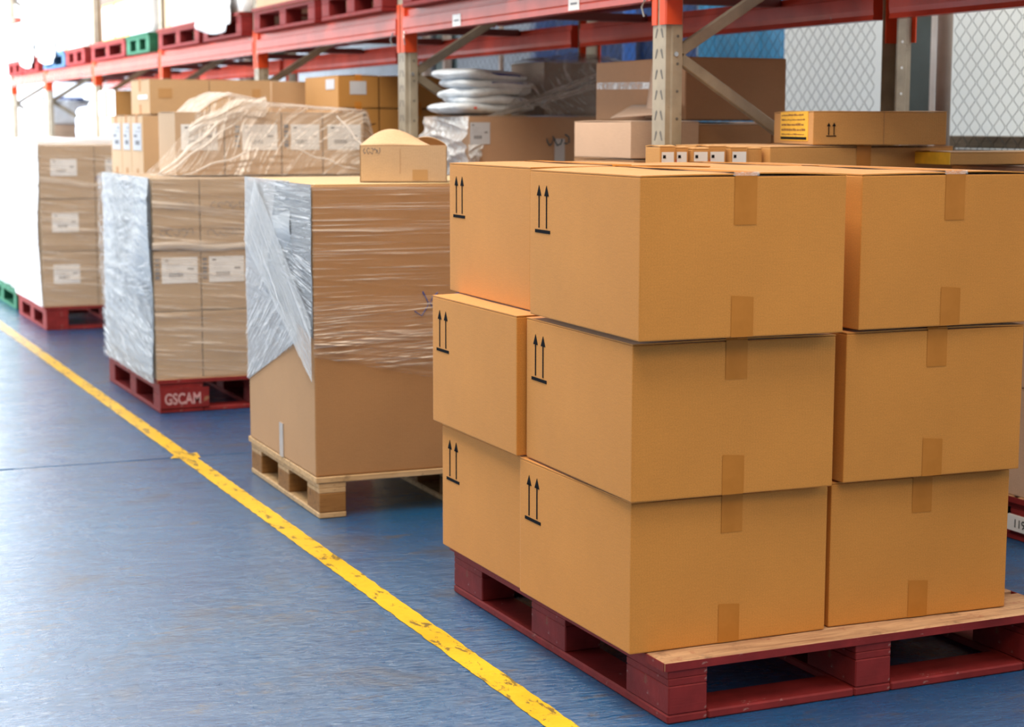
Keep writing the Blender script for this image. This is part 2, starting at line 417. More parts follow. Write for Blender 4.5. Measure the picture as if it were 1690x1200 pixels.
# ------------------------------------------------------------------ pallets
def pallet(x, y, z, w, d, label, paint='red', rot=0.0, group=None, h=0.152, nd=7, skids='ring', bw=0.108, bl=0.20, name='wooden_pallet'):
    """block pallet; deck boards run along X, stringer boards along Y"""
    t = thing(name, label, 'pallet', (x, y, z), rot, group)
    side, deck, blk = {'red': (W_RED, W_RED_DECK, W_RED), 'natural': (W_NAT, W_NAT, W_NATBLOCK), 'green': (W_GREEN, W_GREEN, W_GREEN), 'blue': (W_BLUE, W_BLUE, W_BLUE)}[paint]
    b0, b1, b2, b3 = 0.022, 0.092, 0.110, h-0.022
    xs = [0.012, (w-bw)/2, w-bw-0.012]; ys = [0.0, (d-bl)/2, d-bl]
    pitch = (d)/nd
    for i in range(nd):
        bwid = d if nd == 1 else (pitch-0.028 if 0 < i < nd-1 else pitch-0.016)
        y0 = 0.0 if i == 0 else (d-bwid if i == nd-1 else i*pitch+0.01)
        boxo('deck_board', deck if True else side, 0, y0-(0.003 if i == 0 else 0), b3, w, y0+bwid, h, t, 0.0025)
    if paint == 'red':   # painted outer edges of the worn deck
        for yy in (-0.0042, d+0.0002): boxo('deck_edge', side, 0.001, yy, b3+0.001, w-0.001, yy+0.004, h-0.0015, t)
        for xx in (-0.0022, w-0.0018): boxo('deck_edge', side, xx, 0.0, b3+0.001, xx+0.004, d, h-0.0015, t)
    for xx in xs:
        boxo('stringer_board', side, xx-0.001, 0.002, b2, xx+bw+0.001, d-0.002, b3, t, 0.002)
        for yy in ys:
            boxo('spacer', side, xx, yy+0.001, b1, xx+bw, yy+bl-0.001, b2, t, 0.002)
            boxo('block', blk, xx, yy, b0, xx+bw, yy+bl, b1, t, 0.003)
        boxo('bottom_board', side, xx-0.002, 0, 0, xx+bw+0.002, d, b0, t, 0.004)
    if skids == 'ring':
        for yy in (0.0, d-0.12):
            for xa, xb in ((xs[0]+bw+0.003, xs[1]-0.003), (xs[1]+bw+0.003, xs[2]-0.003)):
                boxo('cross_board', side, xa, yy, 0, xb, yy+0.12, b0, t, 0.004)
    return t

# ================================================================== SETTING
def floor_mat():
    m, nt, b = new_mat('blue_floor_paint')
    v = mapped(nt, (1, 1, 1))
    big = noise(nt, v, 0.9, 5, 0.6); mid = noise(nt, v, 2.6, 7, 0.68, 0.4); fine = noise(nt, v, 38, 6, 0.7)
    c = ramp(nt, big, [(0.3, (0.002, 0.078, 0.225)), (0.7, (0.005, 0.120, 0.300))])
    c = mixc(nt, ramp(nt, mid, [(0.53, (0, 0, 0)), (0.70, (0.70,)*3)]), c, (0.055, 0.062, 0.075))       # scuffed, grimy patches
    w2 = noise(nt, mapped(nt, (1.0, 2.6, 1)), 3.3, 9, 0.75, 0.2)
    c = mixc(nt, ramp(nt, w2, [(0.575, (0, 0, 0)), (0.64, (0.6,)*3)]), c, (0.105, 0.092, 0.075))              # paint worn to concrete
    sp = noise(nt, v, 95, 3, 0.6)
    c = mixc(nt, ramp(nt, sp, [(0.70, (0, 0, 0)), (0.74, (0.8,)*3)]), c, (0.03, 0.04, 0.05))
    L(nt, c, b.inputs['Base Color'])
    rg = ramp(nt, mid, [(0.35, (0.17,)*3), (0.7, (0.42,)*3)]); L(nt, rg, b.inputs['Roughness'])
    b.inputs['Specular IOR Level'].default_value = 0.12; b.inputs['Coat Weight'].default_value = 1.0; b.inputs['Coat IOR'].default_value = 2.0; b.inputs['Coat Roughness'].default_value = 0.09
    # roller ridges and trowel waves
    r1 = noise(nt, mapped(nt, (26, 80, 1), rot=(0, 0, R(-14))), 1.0, 6, 0.72, 0.9)
    r2 = noise(nt, mapped(nt, (1.0, 2.0, 1)), 5.0, 4, 0.6)
    r3 = noise(nt, v, 130, 3, 0.6)
    a = N(nt, 'ShaderNodeMath', operation='MULTIPLY', i_1=2.4); L(nt, r2, a.inputs[0])
    a2 = N(nt, 'ShaderNodeMath', operation='ADD'); L(nt, a.outputs[0], a2.inputs[0]); L(nt, r1, a2.inputs[1])
    a3 = N(nt, 'ShaderNodeMath', operation='MULTIPLY_ADD', i_1=0.18); L(nt, r3, a3.inputs[0]); L(nt, a2.outputs[0], a3.inputs[2])
    bump(nt, b, a3.outputs[0], 0.55, 0.008)
    L(nt, b.inputs['Normal'].links[0].from_socket, b.inputs['Coat Normal'])
    return m
M_FLOOR = floor_mat()
def build_floor():
    g = G(); X0, X1 = -8.0, 9.0
    jw = 0.015
    # slab profile across the joint at Y = 7.42, swept in X with a slightly ragged groove
    n = 340
    rows = []
    rr = random.Random(3)
    for i in range(n+1):
        x = X0+(X1-X0)*i/n
        wob = 0.010*math.sin(x*2.1)+rr.uniform(-0.003, 0.003)
        w = jw*(1.6+0.5*math.sin(x*5)) if x < 1.05 else (jw*0.45 if x < 1.72 else jw*0.30)
        w = max(0.002, w+rr.uniform(-0.0015, 0.0015))
        y = 7.425+wob
        b = len(g.v)
        g.v += [(x, -8, 0), (x, y-w, 0), (x, y-w*0.5, -0.035), (x, y+w*0.5, -0.035), (x, y+w, 0), (x, 45, 0)]
        rows.append(b)
    for a, c in zip(rows, rows[1:]):
        for k in range(5): g.f.append((a+k, c+k, c+k+1, a+k+1))
    o = g.obj('floor', M_FLOOR); o['kind'] = 'structure'
    for p in o.data.polygons:
        if p.normal.z < 0: p.flip()
    return o
build_floor()

def line_mat():
    m, nt, b = new_mat('yellow_line_paint')
    v = mapped(nt, (1, 1, 1))
    c = ramp(nt, noise(nt, v, 3, 5), [(0.3, (0.66, 0.38, 0.012)), (0.7, (0.80, 0.50, 0.02))])
    w = noise(nt, mapped(nt, (26, 9, 1), rot=(0, 0, R(30))), 1.0, 7, 0.75, 0.5)
    w2 = noise(nt, v, 1.7, 3)
    ad = N(nt, 'ShaderNodeMath', operation='MULTIPLY_ADD', i_1=0.28); L(nt, w2, ad.inputs[0]); L(nt, w, ad.inputs[2])
    c = mixc(nt, ramp(nt, ad.outputs[0], [(0.695, (0, 0, 0)), (0.72, (0.85,)*3)]), c, (0.10, 0.075, 0.03))
    L(nt, c, b.inputs['Base Color']); b.inputs['Roughness'].default_value = 0.35
    bump(nt, b, noise(nt, mapped(nt, (20, 45, 1)), 1, 5), 0.5, 0.006)
    return m
M_LINE = line_mat()
def line_piece(y0, y1, xa, xb, w, n):
    """painted strip with uneven edges"""
    g = G(); rr = random.Random(int(y0*10)); rows = []
    for i in range(n+1):
        s = i/n; y = y0+(y1-y0)*s; xc = xa+(xb-xa)*s
        e0 = rr.uniform(-0.0022, 0.0022); e1 = rr.uniform(-0.0022, 0.0022)
        b = len(g.v); g.v += [(xc-w/2+e0, y, 0.0016), (xc+w/2+e1, y, 0.0016)]; rows.append(b)
    for a, c in zip(rows, rows[1:]): g.f.append((a, a+1, c+1, c))
    return g
t = thing('floor_line', 'long yellow safety line painted on the blue floor beside the pallets', 'floor marking', (0, 0, 0))
line_piece(-2.0, 7.42, 1.725, 1.748, 0.072, 300).obj('painted_strip', M_LINE, t)
line_piece(7.40, 40.0, 1.742, 1.752, 0.070, 400).obj('painted_strip', M_LINE, t)
g = G(); g.poly([(1.675, 7.405, 0.002), (1.798, 7.375, 0.002), (1.812, 7.50, 0.002), (1.70, 7.462, 0.002)]); g.obj('overlap_patch', M_LINE, t)

# far and right surroundings ------------------------------------------------
M_WALLW = plain('white_wall_panel', (0.86, 0.88, 0.83), 0.6, var=0.03, vscale=1.2)
M_CORR = plain('white_corrugated_sheet', (0.80, 0.82, 0.86), 0.45, var=0.04)
M_DADO = plain('grey_dwarf_wall', (0.55, 0.54, 0.52), 0.7)
M_TEAL = plain('teal_grey_column_paint', (0.10, 0.15, 0.155), 0.5)
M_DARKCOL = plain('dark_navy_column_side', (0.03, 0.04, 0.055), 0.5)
M_TRIM = plain('white_pvc_trim', (0.85, 0.87, 0.86), 0.4)
M_POST = plain('brown_fence_post_paint', (0.33, 0.25, 0.20), 0.45, var=0.15)
M_WIRE = plain('dark_galvanised_wire', (0.03, 0.035, 0.03), 0.45, metal=0.3)
M_TARPB = plain('blue_tarpaulin', (0.02, 0.20, 0.42), 0.5, var=0.15, vscale=3)
M_TARPN = plain('navy_tarpaulin', (0.012, 0.045, 0.16), 0.5, var=0.4, vscale=3)
M_GREYW = plain('grey_wall_panel', (0.16, 0.18, 0.21), 0.6, var=0.15)
def struct(o): o['kind'] = 'structure'; return o
# outer wall on the right, beyond the fence
struct(boxo('wall_right', M_WALLW, 7.0, 2.0, 0.0, 7.12, 11.22, 4.2))
struct(boxo('wall_left', M_GREYW, -7.1, -9.0, 0.0, -7.0, 8.5, 6.6))
struct(boxo('wall_front', M_GREYW, -7.0, -9.1, 0.0, 9.0, -9.0, 6.6))
struct(boxo('wall_right', M_GREYW, 7.0, 11.22, 0.0, 7.12, 36.0, 4.2))
struct(boxo('dwarf_wall', M_DADO, 5.02, 2.0, 0.0, 5.14, 36.0, 1.285))
# corrugated sheet wall closing the far end behind the rack
def corr_wall():
    g = G(); x0, x1 = 2.6, 9.0; n = 128; rows = []
    for i in range(n+1):
        z = 4.6*i/n
        y = 30.0+0.035*math.sin(z*2*math.pi/0.22)
        b = len(g.v); g.v += [(x0, y, z), (x1, y, z)]; rows.append(b)
    for a, c in zip(rows, rows[1:]): g.f.append((a, a+1, c+1, c))
    o = g.obj('wall_back', M_CORR, smooth=True)
    md = o.modifiers.new('thickness', 'SOLIDIFY'); md.thickness = 0.03
    struct(o)
corr_wall()
struct(boxo('ceiling', plain('grey_roof_sheet', (0.22, 0.23, 0.24), 0.7), -7.0, -9.0, 6.6, 5.1, 34.0, 6.7))
# roof columns between the fence panels
FX = 4.98
for k, (y0, lab) in enumerate(((6.79, 'teal steel roof column between fence panels, right of the rear rack post'),
                               (12.90, 'teal steel roof column behind the stack of white bags'),
                               (18.6, 'teal steel roof column far back behind the rack'))):
    t = thing('roof_column', lab, 'column', (FX+0.16, y0, 0))
    boxo('flange', M_TEAL, 0, 0.06, 0, 0.02, 0.26, 4.2, t)
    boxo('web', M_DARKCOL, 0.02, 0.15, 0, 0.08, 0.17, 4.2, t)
    boxo('flange', M_TEAL, 0.08, 0.06, 0, 0.10, 0.26, 4.2, t)
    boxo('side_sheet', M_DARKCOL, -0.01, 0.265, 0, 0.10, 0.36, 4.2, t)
    boxo('trim_strip', M_TRIM, -0.02, 0.015, 0, 0.02, 0.058, 4.2, t)
# fence: posts and chain link
def chain(y0, y1, z0, z1, parent, pitch=0.041, zp=0.076, r=0.0016):
    g = G(); nw = int((y1-y0)/pitch*1); amp = pitch/2
    ns = int((z1-z0)/(zp/2))
    for i in range(nw):
        yc = y0+(i+0.5)*pitch; pts = []
        for k in range(ns+1):
            s = 1 if ((k+i) % 2) else -1
            x = 0.0035*(1 if (k+i) % 2 else -1)
            z = z0+k*zp/2
            for dz in ((-0.006, 0.006) if 0 < k < ns else (0,)):
                pts.append((x, yc+s*(amp*1.05)-s*abs(dz)*0.45, z+dz))
        g.tube(pts, r, 4, closed=False)
    o = g.obj('chain_link_mesh', M_WIRE, parent); o['kind'] = 'stuff'
    return o
t = thing('chain_link_fence', 'dark chain-link fence above the low wall behind the rack, against white panels', 'fence', (FX, 0, 1.288))
chain(4.2, 6.50, -0.0, 1.0, t)
chain(7.08, 12.45, 0.0, 0.95, t)
chain(13.0, 18.0, 0.0, 0.9, t, r=0.0016)
for yy in (6.56, 11.5, 12.52, 12.95, 18.05): G().tube([(0, yy, -0.02), (0, yy, 1.3)], 0.034 if yy != 11.5 else 0.018, 14).obj('fence_post', M_POST, t, smooth=True)
# brown board rail seen through the fence low down, and things leaning on the far side
W_RAIL = wood('weathered_brown_board', (0.26, 0.20, 0.14), (0.15, 0.11, 0.08), axis=1)
t = thing('board_rail', 'brown horizontal board rail beyond the fence, under the white wall panel', 'rail', (5.55, 0, 0))
for z0 in (1.235, 1.30): boxo('board', W_RAIL, 0, 3.0, z0, 0.03, 7.5, z0+0.06, t, 0.003)
for yy in (3.1, 7.3): boxo('rail_post', W_RAIL, 0.03, yy, 0.0, 0.08, yy+0.07, 1.33, t, 0.003)
def tarp(name, label, mat, x, y0, y1, z0, z1, fold=0.22, amp=0.03):
    def fn(u, v):
        y = y0+(y1-y0)*u; return (x+amp*math.sin(y*2*math.pi/fold)*(0.7+0.3*math.sin(y*3)), y, z0+(z1-z0)*v)
    n = max(20, int((y1-y0)/fold*8))
    o = grid_obj(name, mat, fn, n, 3, None, 0.004)
    return tag(o, label, 'tarpaulin')
tarp('tarpaulin', 'bright blue tarpaulin hanging behind the chain-link fence', M_TARPB, 5.45, 8.66, 9.55, 0.0, 2.3, 0.26, 0.03)
tarp('tarpaulin', 'dark navy tarpaulin behind the fence, above the open brown carton', M_TARPN, 5.45, 9.62, 12.1, 0.0, 2.3, 0.4, 0.05)
tarp('tarpaulin', 'narrow strip of bright blue tarpaulin hanging on the dark navy tarpaulin', plain('cobalt_tarpaulin', (0.01, 0.10, 0.42), 0.5), 5.36, 10.25, 10.42, 0.0, 2.3, 0.2, 0.02)

# ================================================================== RACK
RX, RD = 3.18, 1.02        # aisle face of the front uprights, depth to the rear uprights
UY = [3.11, 5.83, 8.57, 11.27, 14.0, 16.76, 19.46, 21.95]
BZ0, BZ1 = 1.862, 1.982
def upright(parent, x, y, front=True, slots=True, h=6.0):
    """omega-section post, slotted face on -X (front) or +X (rear)"""
    s = 1 if front else -1
    W_, D_ = 0.10, 0.066
    prof = [(0, 0), (0, W_), (s*D_, W_), (s*D_, W_-0.012), (s*0.004, W_-0.012) if False else (s*D_, W_-0.004), (s*0.004, W_-0.004), (s*0.004, 0.004), (s*D_, 0.004), (s*D_, 0)]
    prof = [(0, 0), (0, W_), (s*D_, W_), (s*D_, W_-0.004), (s*0.004, W_-0.004), (s*0.004, 0.004), (s*D_, 0.004), (s*D_, 0)]
    g = G(); g.prism([(x+a, y+b, 0) for a, b in prof], (0, 0, h))
    # raised ribs of the rolled section
    g.prism([(x-s*0.0025, y+0.030, 0), (x-s*0.0025, y+0.070, 0), (x+s*0.001, y+0.072, 0), (x+s*0.001, y+0.028, 0)], (0, 0, h)) if False else None
    g.prism([(x+s*0.026, y-0.006, 0), (x+s*0.066, y-0.006, 0), (x+s*0.066, y, 0), (x+s*0.020, y, 0)], (0, 0, h))
    o = g.obj('upright', M_UPR, parent)
    if slots:
        g = G(); z = 0.9
        while z < 2.2:
            for yc, tl in ((y+0.028, 0.006), (y+0.072, -0.006)):
                xx = x-s*0.0006
                g.prism([(xx, yc-0.004-tl, z), (xx, yc+0.004-tl, z), (xx, yc+0.007+tl, z+0.030), (xx, yc+tl, z+0.037), (xx, yc-0.007+tl, z+0.030)], (s*0.001, 0, 0))
            z += 0.075
        g.obj('slot', M_UPRDARK, o)
        g = G(); z = 0.93
        while z < 2.2:
            g.tube([(x+s*0.046, y-0.0075, z), (x+s*0.046, y-0.004, z)], 0.0055, 8); z += 0.10
        g.obj('bolt_hole', M_UPRDARK if front else M_TRIM, o)
    return o
def brace(parent, p, q, name='diagonal_brace'):
    p = Vector(p); q = Vector(q); d = (q-p).normalized(); n = Vector((0, 0, 1)).cross(d) if False else d.cross(Vector((0, 1, 0))).normalized()
    w = 0.021; th = 0.028
    pts = [p+n*w+Vector((0, -th/2, 0)), p-n*w+Vector((0, -th/2, 0)), p-n*w+Vector((0, th/2, 0)), p+n*w+Vector((0, th/2, 0))]
    return G().prism(pts, q-p).obj(name, M_UPR, parent, bevel=0.003)
RACK = thing('pallet_rack', 'long steel pallet rack with beige slotted uprights and red beams', 'rack', (0, 0, 0))
names_u = ['nearest the camera, hidden off the right edge', 'the near slotted rack frame right behind the front box stack', 'rack frame left of the stack of white bags',
           'rack frame behind the film-draped cartons', 'rack frame left of the tall brown cartons', 'rack frame above the far wrapped pallet load', 'second farthest rack frame', 'farthest rack frame at the left edge']
for k, y in enumerate(UY):
    if k == 0: lab = 'beige steel rack frame just outside the right edge, nearest the camera'
    else: lab = 'beige steel upright frame with diagonal braces, ' + names_u[k]
    t = RACK
    upright(t, RX, y, True, k < 5); upright(t, RX+RD+0.066, y, False, k < 4)
    nodes = [(RX+0.03, 0.46), (RX+RD+0.03, 1.06), (RX+0.03, 1.665), (RX+RD+0.03, 2.27), (RX+0.03, 2.87), (RX+RD+0.03, 3.47)]
    yb = y+0.034
    for a, b in zip(nodes, nodes[1:]): brace(t, (a[0]+(0.025 if a[0] < 3.5 else -0.02), yb, a[1]), (b[0]+(0.025 if b[0] < 3.5 else -0.02), yb, b[1]))
    for a in nodes[:4]: G().tube([(a[0]+(0.008 if a[0] < 3.5 else -0.01), y-0.012, a[1]), (a[0]+(0.008 if a[0] < 3.5 else -0.01), y+0.002, a[1])], 0.009, 8).obj('bolt', M_STEEL, t)
    for xx in (RX-0.01, RX+RD-0.01): boxo('foot_plate', M_UPR, xx, y-0.02, 0, xx+0.09, y+0.12, 0.008, t)
def beam(k, rear=False):
    y0 = UY[k]+0.102; y1 = UY[k+1]-0.002
    place = ['beyond the right edge', 'above the open brown cartons', 'above the orange cartons', 'above the stacked brown cartons', 'over the far wrapped load', 'second farthest bay', 'farthest bay'][k]
    if rear:
        lab = 'red rear rack beam, bay ' + place; x = RX+RD-0.045; dz = -0.045; s = 1
    else:
        lab = 'red front rack beam, bay ' + place; x = RX-0.012; dz = 0; s = 1
    z0, z1 = BZ0+dz, BZ1+dz
    # step-beam section: lower box face proud, ledge near the top
    pr = [(0, z0), (0.05, z0), (0.05, z1), (0.018, z1), (0.018, z1-0.030), (0.004, z1-0.034), (0.004, z1-0.040), (0, z1-0.043), (0, z0+0.03), (0.003, z0+0.026), (0, z0+0.022)]
    if rear: pr = [(0.05-a, b) for a, b in pr][::-1]; pr = [(0.0, z0), (0.004, z0+0.02), (0.0, z0+0.04), (0.0, z1-0.03), (0.006, z1-0.026), (0.006, z1), (0.05, z1), (0.05, z0)]
    t = G().prism([(x+a, y0, b) for a, b in pr], (0, y1-y0, 0)).obj('beam', M_BEAM, RACK)
    for e, yy in ((1, y0), (-1, y1)):
        # end plate wrapping the corner of the upright
        g = G()
        xo = RX-0.006 if not rear else RX+RD+0.068
        if not rear:
            if e == 1: g.box(xo, yy-0.040, z0-0.090, xo+0.005, yy+0.002, z1+0.03); g.box(xo, yy-0.003, z0-0.09, xo+0.06, yy+0.002, z1+0.03)
            else: g.box(xo, yy-0.002, z0-0.090, xo+0.005, yy+0.042, z1+0.03); g.box(xo, yy-0.012, z0-0.090, xo+0.066, yy-0.007, z1+0.03)
        else:
            g.box(xo, yy-0.02, z0-0.09, xo+0.005, yy+0.02, z1+0.03); g.box(xo-0.06, yy-0.012*e-0.003, z0-0.09, xo, yy-0.012*e+0.002, z1+0.03)
        g.obj('end_connector', M_CONN, t)
        if not rear and k in (1, 2):
            g = G().tube([(x-0.004, yy+e*0.03, z0+0.012), (x-0.012, yy+e*0.045, z0-0.02), (x-0.004, yy+e*0.040, z0-0.055)], 0.0035, 6); g.obj('safety_pin', M_STEEL, t)
    if not rear and k == 1:
        for ya in (7.79, 6.53):
            o = G().box(x-0.002, ya, z0+0.004, x-0.0005, ya+0.10, z0+0.058).obj('bay_label', M_LABEL, t)
            G().box(x-0.0026, ya+0.02, z0+0.026, x-0.0018, ya+0.08, z0+0.034).obj('print', M_GREY_INK, t)
    return t
for k in range(7): beam(k); beam(k, True)
def high_beam(k):  # unseen beams added to carry the loads mirrored in the floor
    y0 = UY[k]+0.102; y1 = UY[k+1]-0.002
    for x in (RX-0.012, RX+RD+0.0): boxo('beam', M_BEAM, x, y0, 3.98, x+0.05, y1, 4.10, RACK, 0.003)
for k in range(2, 7): high_beam(k)
# cross bars that carry pallets between the beams (seen from below)
t = RACK
M_BAR = plain('dark_red_bar', (0.16, 0.03, 0.025), 0.5)
for k in range(1, 7):
    for f in (0.28, 0.72):
        yy = UY[k]+(UY[k+1]-UY[k])*f
        boxo('cross_bar', M_BAR, RX+0.04, yy, BZ1-0.075, RX+RD-0.05, yy+0.06, BZ1-0.038, t)

# ================================================================== FRONT STACK
pallet(1.962, 3.566, 0, 1.185, 1.335, 'dark red worn pallet under the front stack of twelve orange-brown boxes', 'red', 0.3, h=0.152, bw=0.105, bl=0.215)
front = [  # x, y, rot, w, d, z0, z1, label
    (1.915, 3.652, 0.0, .548, .645, .154, .526, 'kraft box in the bottom layer, near left corner of the front stack'),
    (1.902, 3.628, -1.79, .546, .642, .528, .905, 'kraft box in the middle layer, near left corner of the front stack'),
    (1.889, 3.574, -2.39, .538, .664, .914, 1.294, 'kraft box at the near left corner, top layer of the front stack'),
    (2.482, 3.664, -2.0, .536, .648, .154, .526, 'kraft box in the bottom layer, near right of the front stack, above bare deck'),
    (2.492, 3.630, -2.26, .525, .648, .528, .905, 'kraft box in the middle layer, near right of the front stack'),
    (2.509, 3.606, -0.6, .545, .660, .910, 1.291, 'kraft box at the right, top layer of the front stack, cut by the frame'),
    (1.925, 4.304, 0.0, .539, .585, .154, .524, 'kraft box in the bottom layer at the rear left of the front stack'),
    (1.902, 4.290, -0.8, .539, .639, .527, .907, 'kraft box jutting left, middle layer at the rear left of the front stack'),
    (1.971, 4.356, -2.2, .539, .646, .909, 1.296, 'kraft box in the top layer at the rear left of the front stack'),
    (2.52, 4.335, -1.0, .53, .56, .154, .524, 'kraft box hidden from view, bottom layer, rear right of the front stack'),
    (2.52, 4.33, -1.0, .53, .60, .527, .905, 'kraft box hidden from view, middle layer, rear right of the front stack'),
    (2.545, 4.315, -0.6, .535, .655, .909, 1.290, 'kraft box at the rear right, top layer of the front stack, only lid visible')]
for i, (x, y, rot, w, d, z0, z1, lab) in enumerate(front):
    t = carton(x, y, z0, w, d, z1-z0, K_ORANGE, lab, rot, 'kraft boxes with arrow marks on the front pallet', arrow=(i in (0, 1, 2, 6, 7, 8)), name='shipping_box', cat='box', bulge=0.0050 if i in (2, 5) else 0.003, topdrop=0.118 if i in (2, 5) else 0.098)
    if i in (2, 5):   # bit of clear tape scuffed at the lid edge
        grid_obj('clear_tape', M_CLEARTAPE, lambda u, v, w=w, d=d, h=z1-z0: (w/2-0.034+0.068*u, -0.0022-0.0006*v, h-0.009*v+0.004), 6, 4, t, uvs=lambda u, v: (u*.09, v*.03))

# ================================================================== SECOND LOAD: tall film-wrapped carton on natural pallet
pallet(1.886, 6.026, 0, 1.16, 0.955, 'natural wood pallet under the tall film-wrapped brown carton', 'natural', -0.9, h=0.152, skids='none', bw=0.10, bl=0.155, nd=1, name='wooden_pallet')
BIG = thing('wrapped_carton', 'tall brown carton half wrapped in clear stretch film on a natural wood pallet', 'carton', (1.888, 6.032, 0.153), -0.9)
bw_, bd_, bh_ = 1.12, 0.925, 1.044
K_BIG = kraft('kraft_big_carton', (0.42, 0.222, 0.095))
K_BIGTOP = kraft('kraft_cream_lid', (0.62, 0.46, 0.24))
G().box(0, 0, 0, bw_, bd_, bh_-0.004).obj('body', K_BIG, BIG, bevel=0.006, seg=2)
G().box(0.012, 0.012, bh_-0.004, bw_-0.012, bd_-0.012, bh_+0.002).obj('lid_sheet', K_BIGTOP, BIG, bevel=0.002)
G().box(-0.004, 0.42, 0.0, 0.001, 0.47, 0.13).obj('clear_tape', plain('dull_clear_tape', (0.42, 0.36, 0.32), 0.25), BIG)
F_FRONT = film_mat('film_front_streaks', 0.04, 0.85, (0.92, 0.82, 0.72), su=0.7, sv=48, rough=0.3, density=0.22, dscale=1.6, bstr=0.5)
F_GREY_SHEEN = film_mat('film_painted_sheen', 0.70, 0.90, (0.42, 0.44, 0.46), su=2.0, sv=14, rough=0.22, density=0.4, dscale=2.0, metal=0.15, bstr=0.4)  # grey tint paints the reflected sky into the film colour
F_DARK_SHEEN = film_mat('film_painted_dark_sheen', 0.86, 0.95, (0.13, 0.138, 0.15), su=3.0, sv=26, rough=0.26, density=0.2, dscale=3.0, metal=0.1, bstr=0.3)  # near-black tint paints the dark half of the reflection into the film
F_BAND = film_mat('film_band', 0.45, 0.96, (0.68, 0.69, 0.70), su=0.5, sv=60, rough=0.2, density=0.55, dscale=1.2, metal=0.2, bstr=0.6)
F_LINES = film_mat('film_milky_glints', 0.0, 0.95, (0.88, 0.90, 0.92), su=1.6, sv=42, rough=0.22, density=0.42, dscale=2.0, metal=0.0, bstr=0.4)  # white streaks: milky film, with its highlights painted as colour
F_LINES2 = film_mat('film_milky_glints_dense', 0.0, 0.95, (0.88, 0.90, 0.92), su=2.2, sv=58, rough=0.22, density=0.75, dscale=2.5, metal=0.0, bstr=0.4)  # denser milky streaks, highlights painted in the same way
def film_patch(name, mat, parent, corners, ang, rid, amp_sign=-1, nu=60, nv=60, axis='x', off=0.004):
    """film quad given by 4 corners in (s, z) on a wall: axis 'x' = the -X wall (s = y), 'y' = the -Y wall (s = x)"""
    a, b, c, d = corners; ca, sa = math.cos(ang), math.sin(ang)
    def sz(u, v):
        s = (a[0]*(1-u)+b[0]*u)*(1-v)+(d[0]*(1-u)+c[0]*u)*v
        z = (a[1]*(1-u)+b[1]*u)*(1-v)+(d[1]*(1-u)+c[1]*u)*v
        return s, z
    def fn(u, v):
        s, z = sz(u, v); o = off+rid(u, v)
        return (-o, s, z) if axis == 'x' else (s, -o, z)
    def uv(u, v):
        s, z = sz(u, v); return (s*ca+z*sa, -s*sa+z*ca)
    return grid_obj(name, mat, fn, nu, nv, parent, uvs=uv)
# -X wall: s = y from near (0) to far (bd_); z local (world minus .153)
film_patch('stretch_film', F_GREY_SHEEN, BIG, [(0.20, 0.47), (bd_+0.004, 0.235), (bd_+0.006, 1.05), (0.28, 1.05)], 0.12, Ridges(8, 0.005, 0.10, 0.3, 6), off=0.003)
film_patch('stretch_film', F_DARK_SHEEN, BIG, [(-0.004, 0.50), (0.62, 0.62), (0.46, 1.045), (-0.004, 1.045)], 0.0, Ridges(8, 0.004, 0.10, 0.3, 5), off=0.0055)
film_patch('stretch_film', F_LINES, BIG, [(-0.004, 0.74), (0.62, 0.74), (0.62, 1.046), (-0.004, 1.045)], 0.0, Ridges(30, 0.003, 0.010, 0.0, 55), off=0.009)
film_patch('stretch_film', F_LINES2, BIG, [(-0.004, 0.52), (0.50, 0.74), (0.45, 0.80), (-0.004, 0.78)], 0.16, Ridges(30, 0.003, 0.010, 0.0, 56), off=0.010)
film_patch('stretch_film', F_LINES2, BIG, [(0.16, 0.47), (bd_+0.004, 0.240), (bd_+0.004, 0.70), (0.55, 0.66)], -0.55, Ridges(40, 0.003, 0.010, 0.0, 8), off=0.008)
film_patch('stretch_film', F_BAND, BIG, [(-0.006, 0.345), (-0.006, 0.56), (bd_-0.18, 1.045), (bd_+0.004, 0.80)], 0.60, Ridges(40, 0.003, 0.012, 0.0, 9), off=0.012)
# -Y wall
film_patch('stretch_film', F_FRONT, BIG, [(-0.004, 0.435), (bw_+0.004, 0.19), (bw_+0.004, 1.035), (-0.004, 1.035)], 0.0, Ridges(55, 0.0075, 0.006, 0.07, 12), nu=50, nv=150, axis='y', off=0.004)
film_patch('stretch_film', film_mat('film_front_dense', 0.06, 0.85, (0.90, 0.79, 0.68), su=0.9, sv=52, rough=0.28, density=0.50, dscale=1.2, bstr=0.7), BIG,
           [(-0.004, 0.43), (bw_+0.004, 0.30), (bw_+0.004, 0.66), (-0.004, 0.63)], 0.07, Ridges(40, 0.008, 0.012, 0.10, 13), nu=50, nv=90, axis='y', off=0.007)
scribble(BIG, 0.37, 0.56, 0.56, 0.66, 5, M_BLUE_INK, y=-0.004, n=3, r=0.0022)
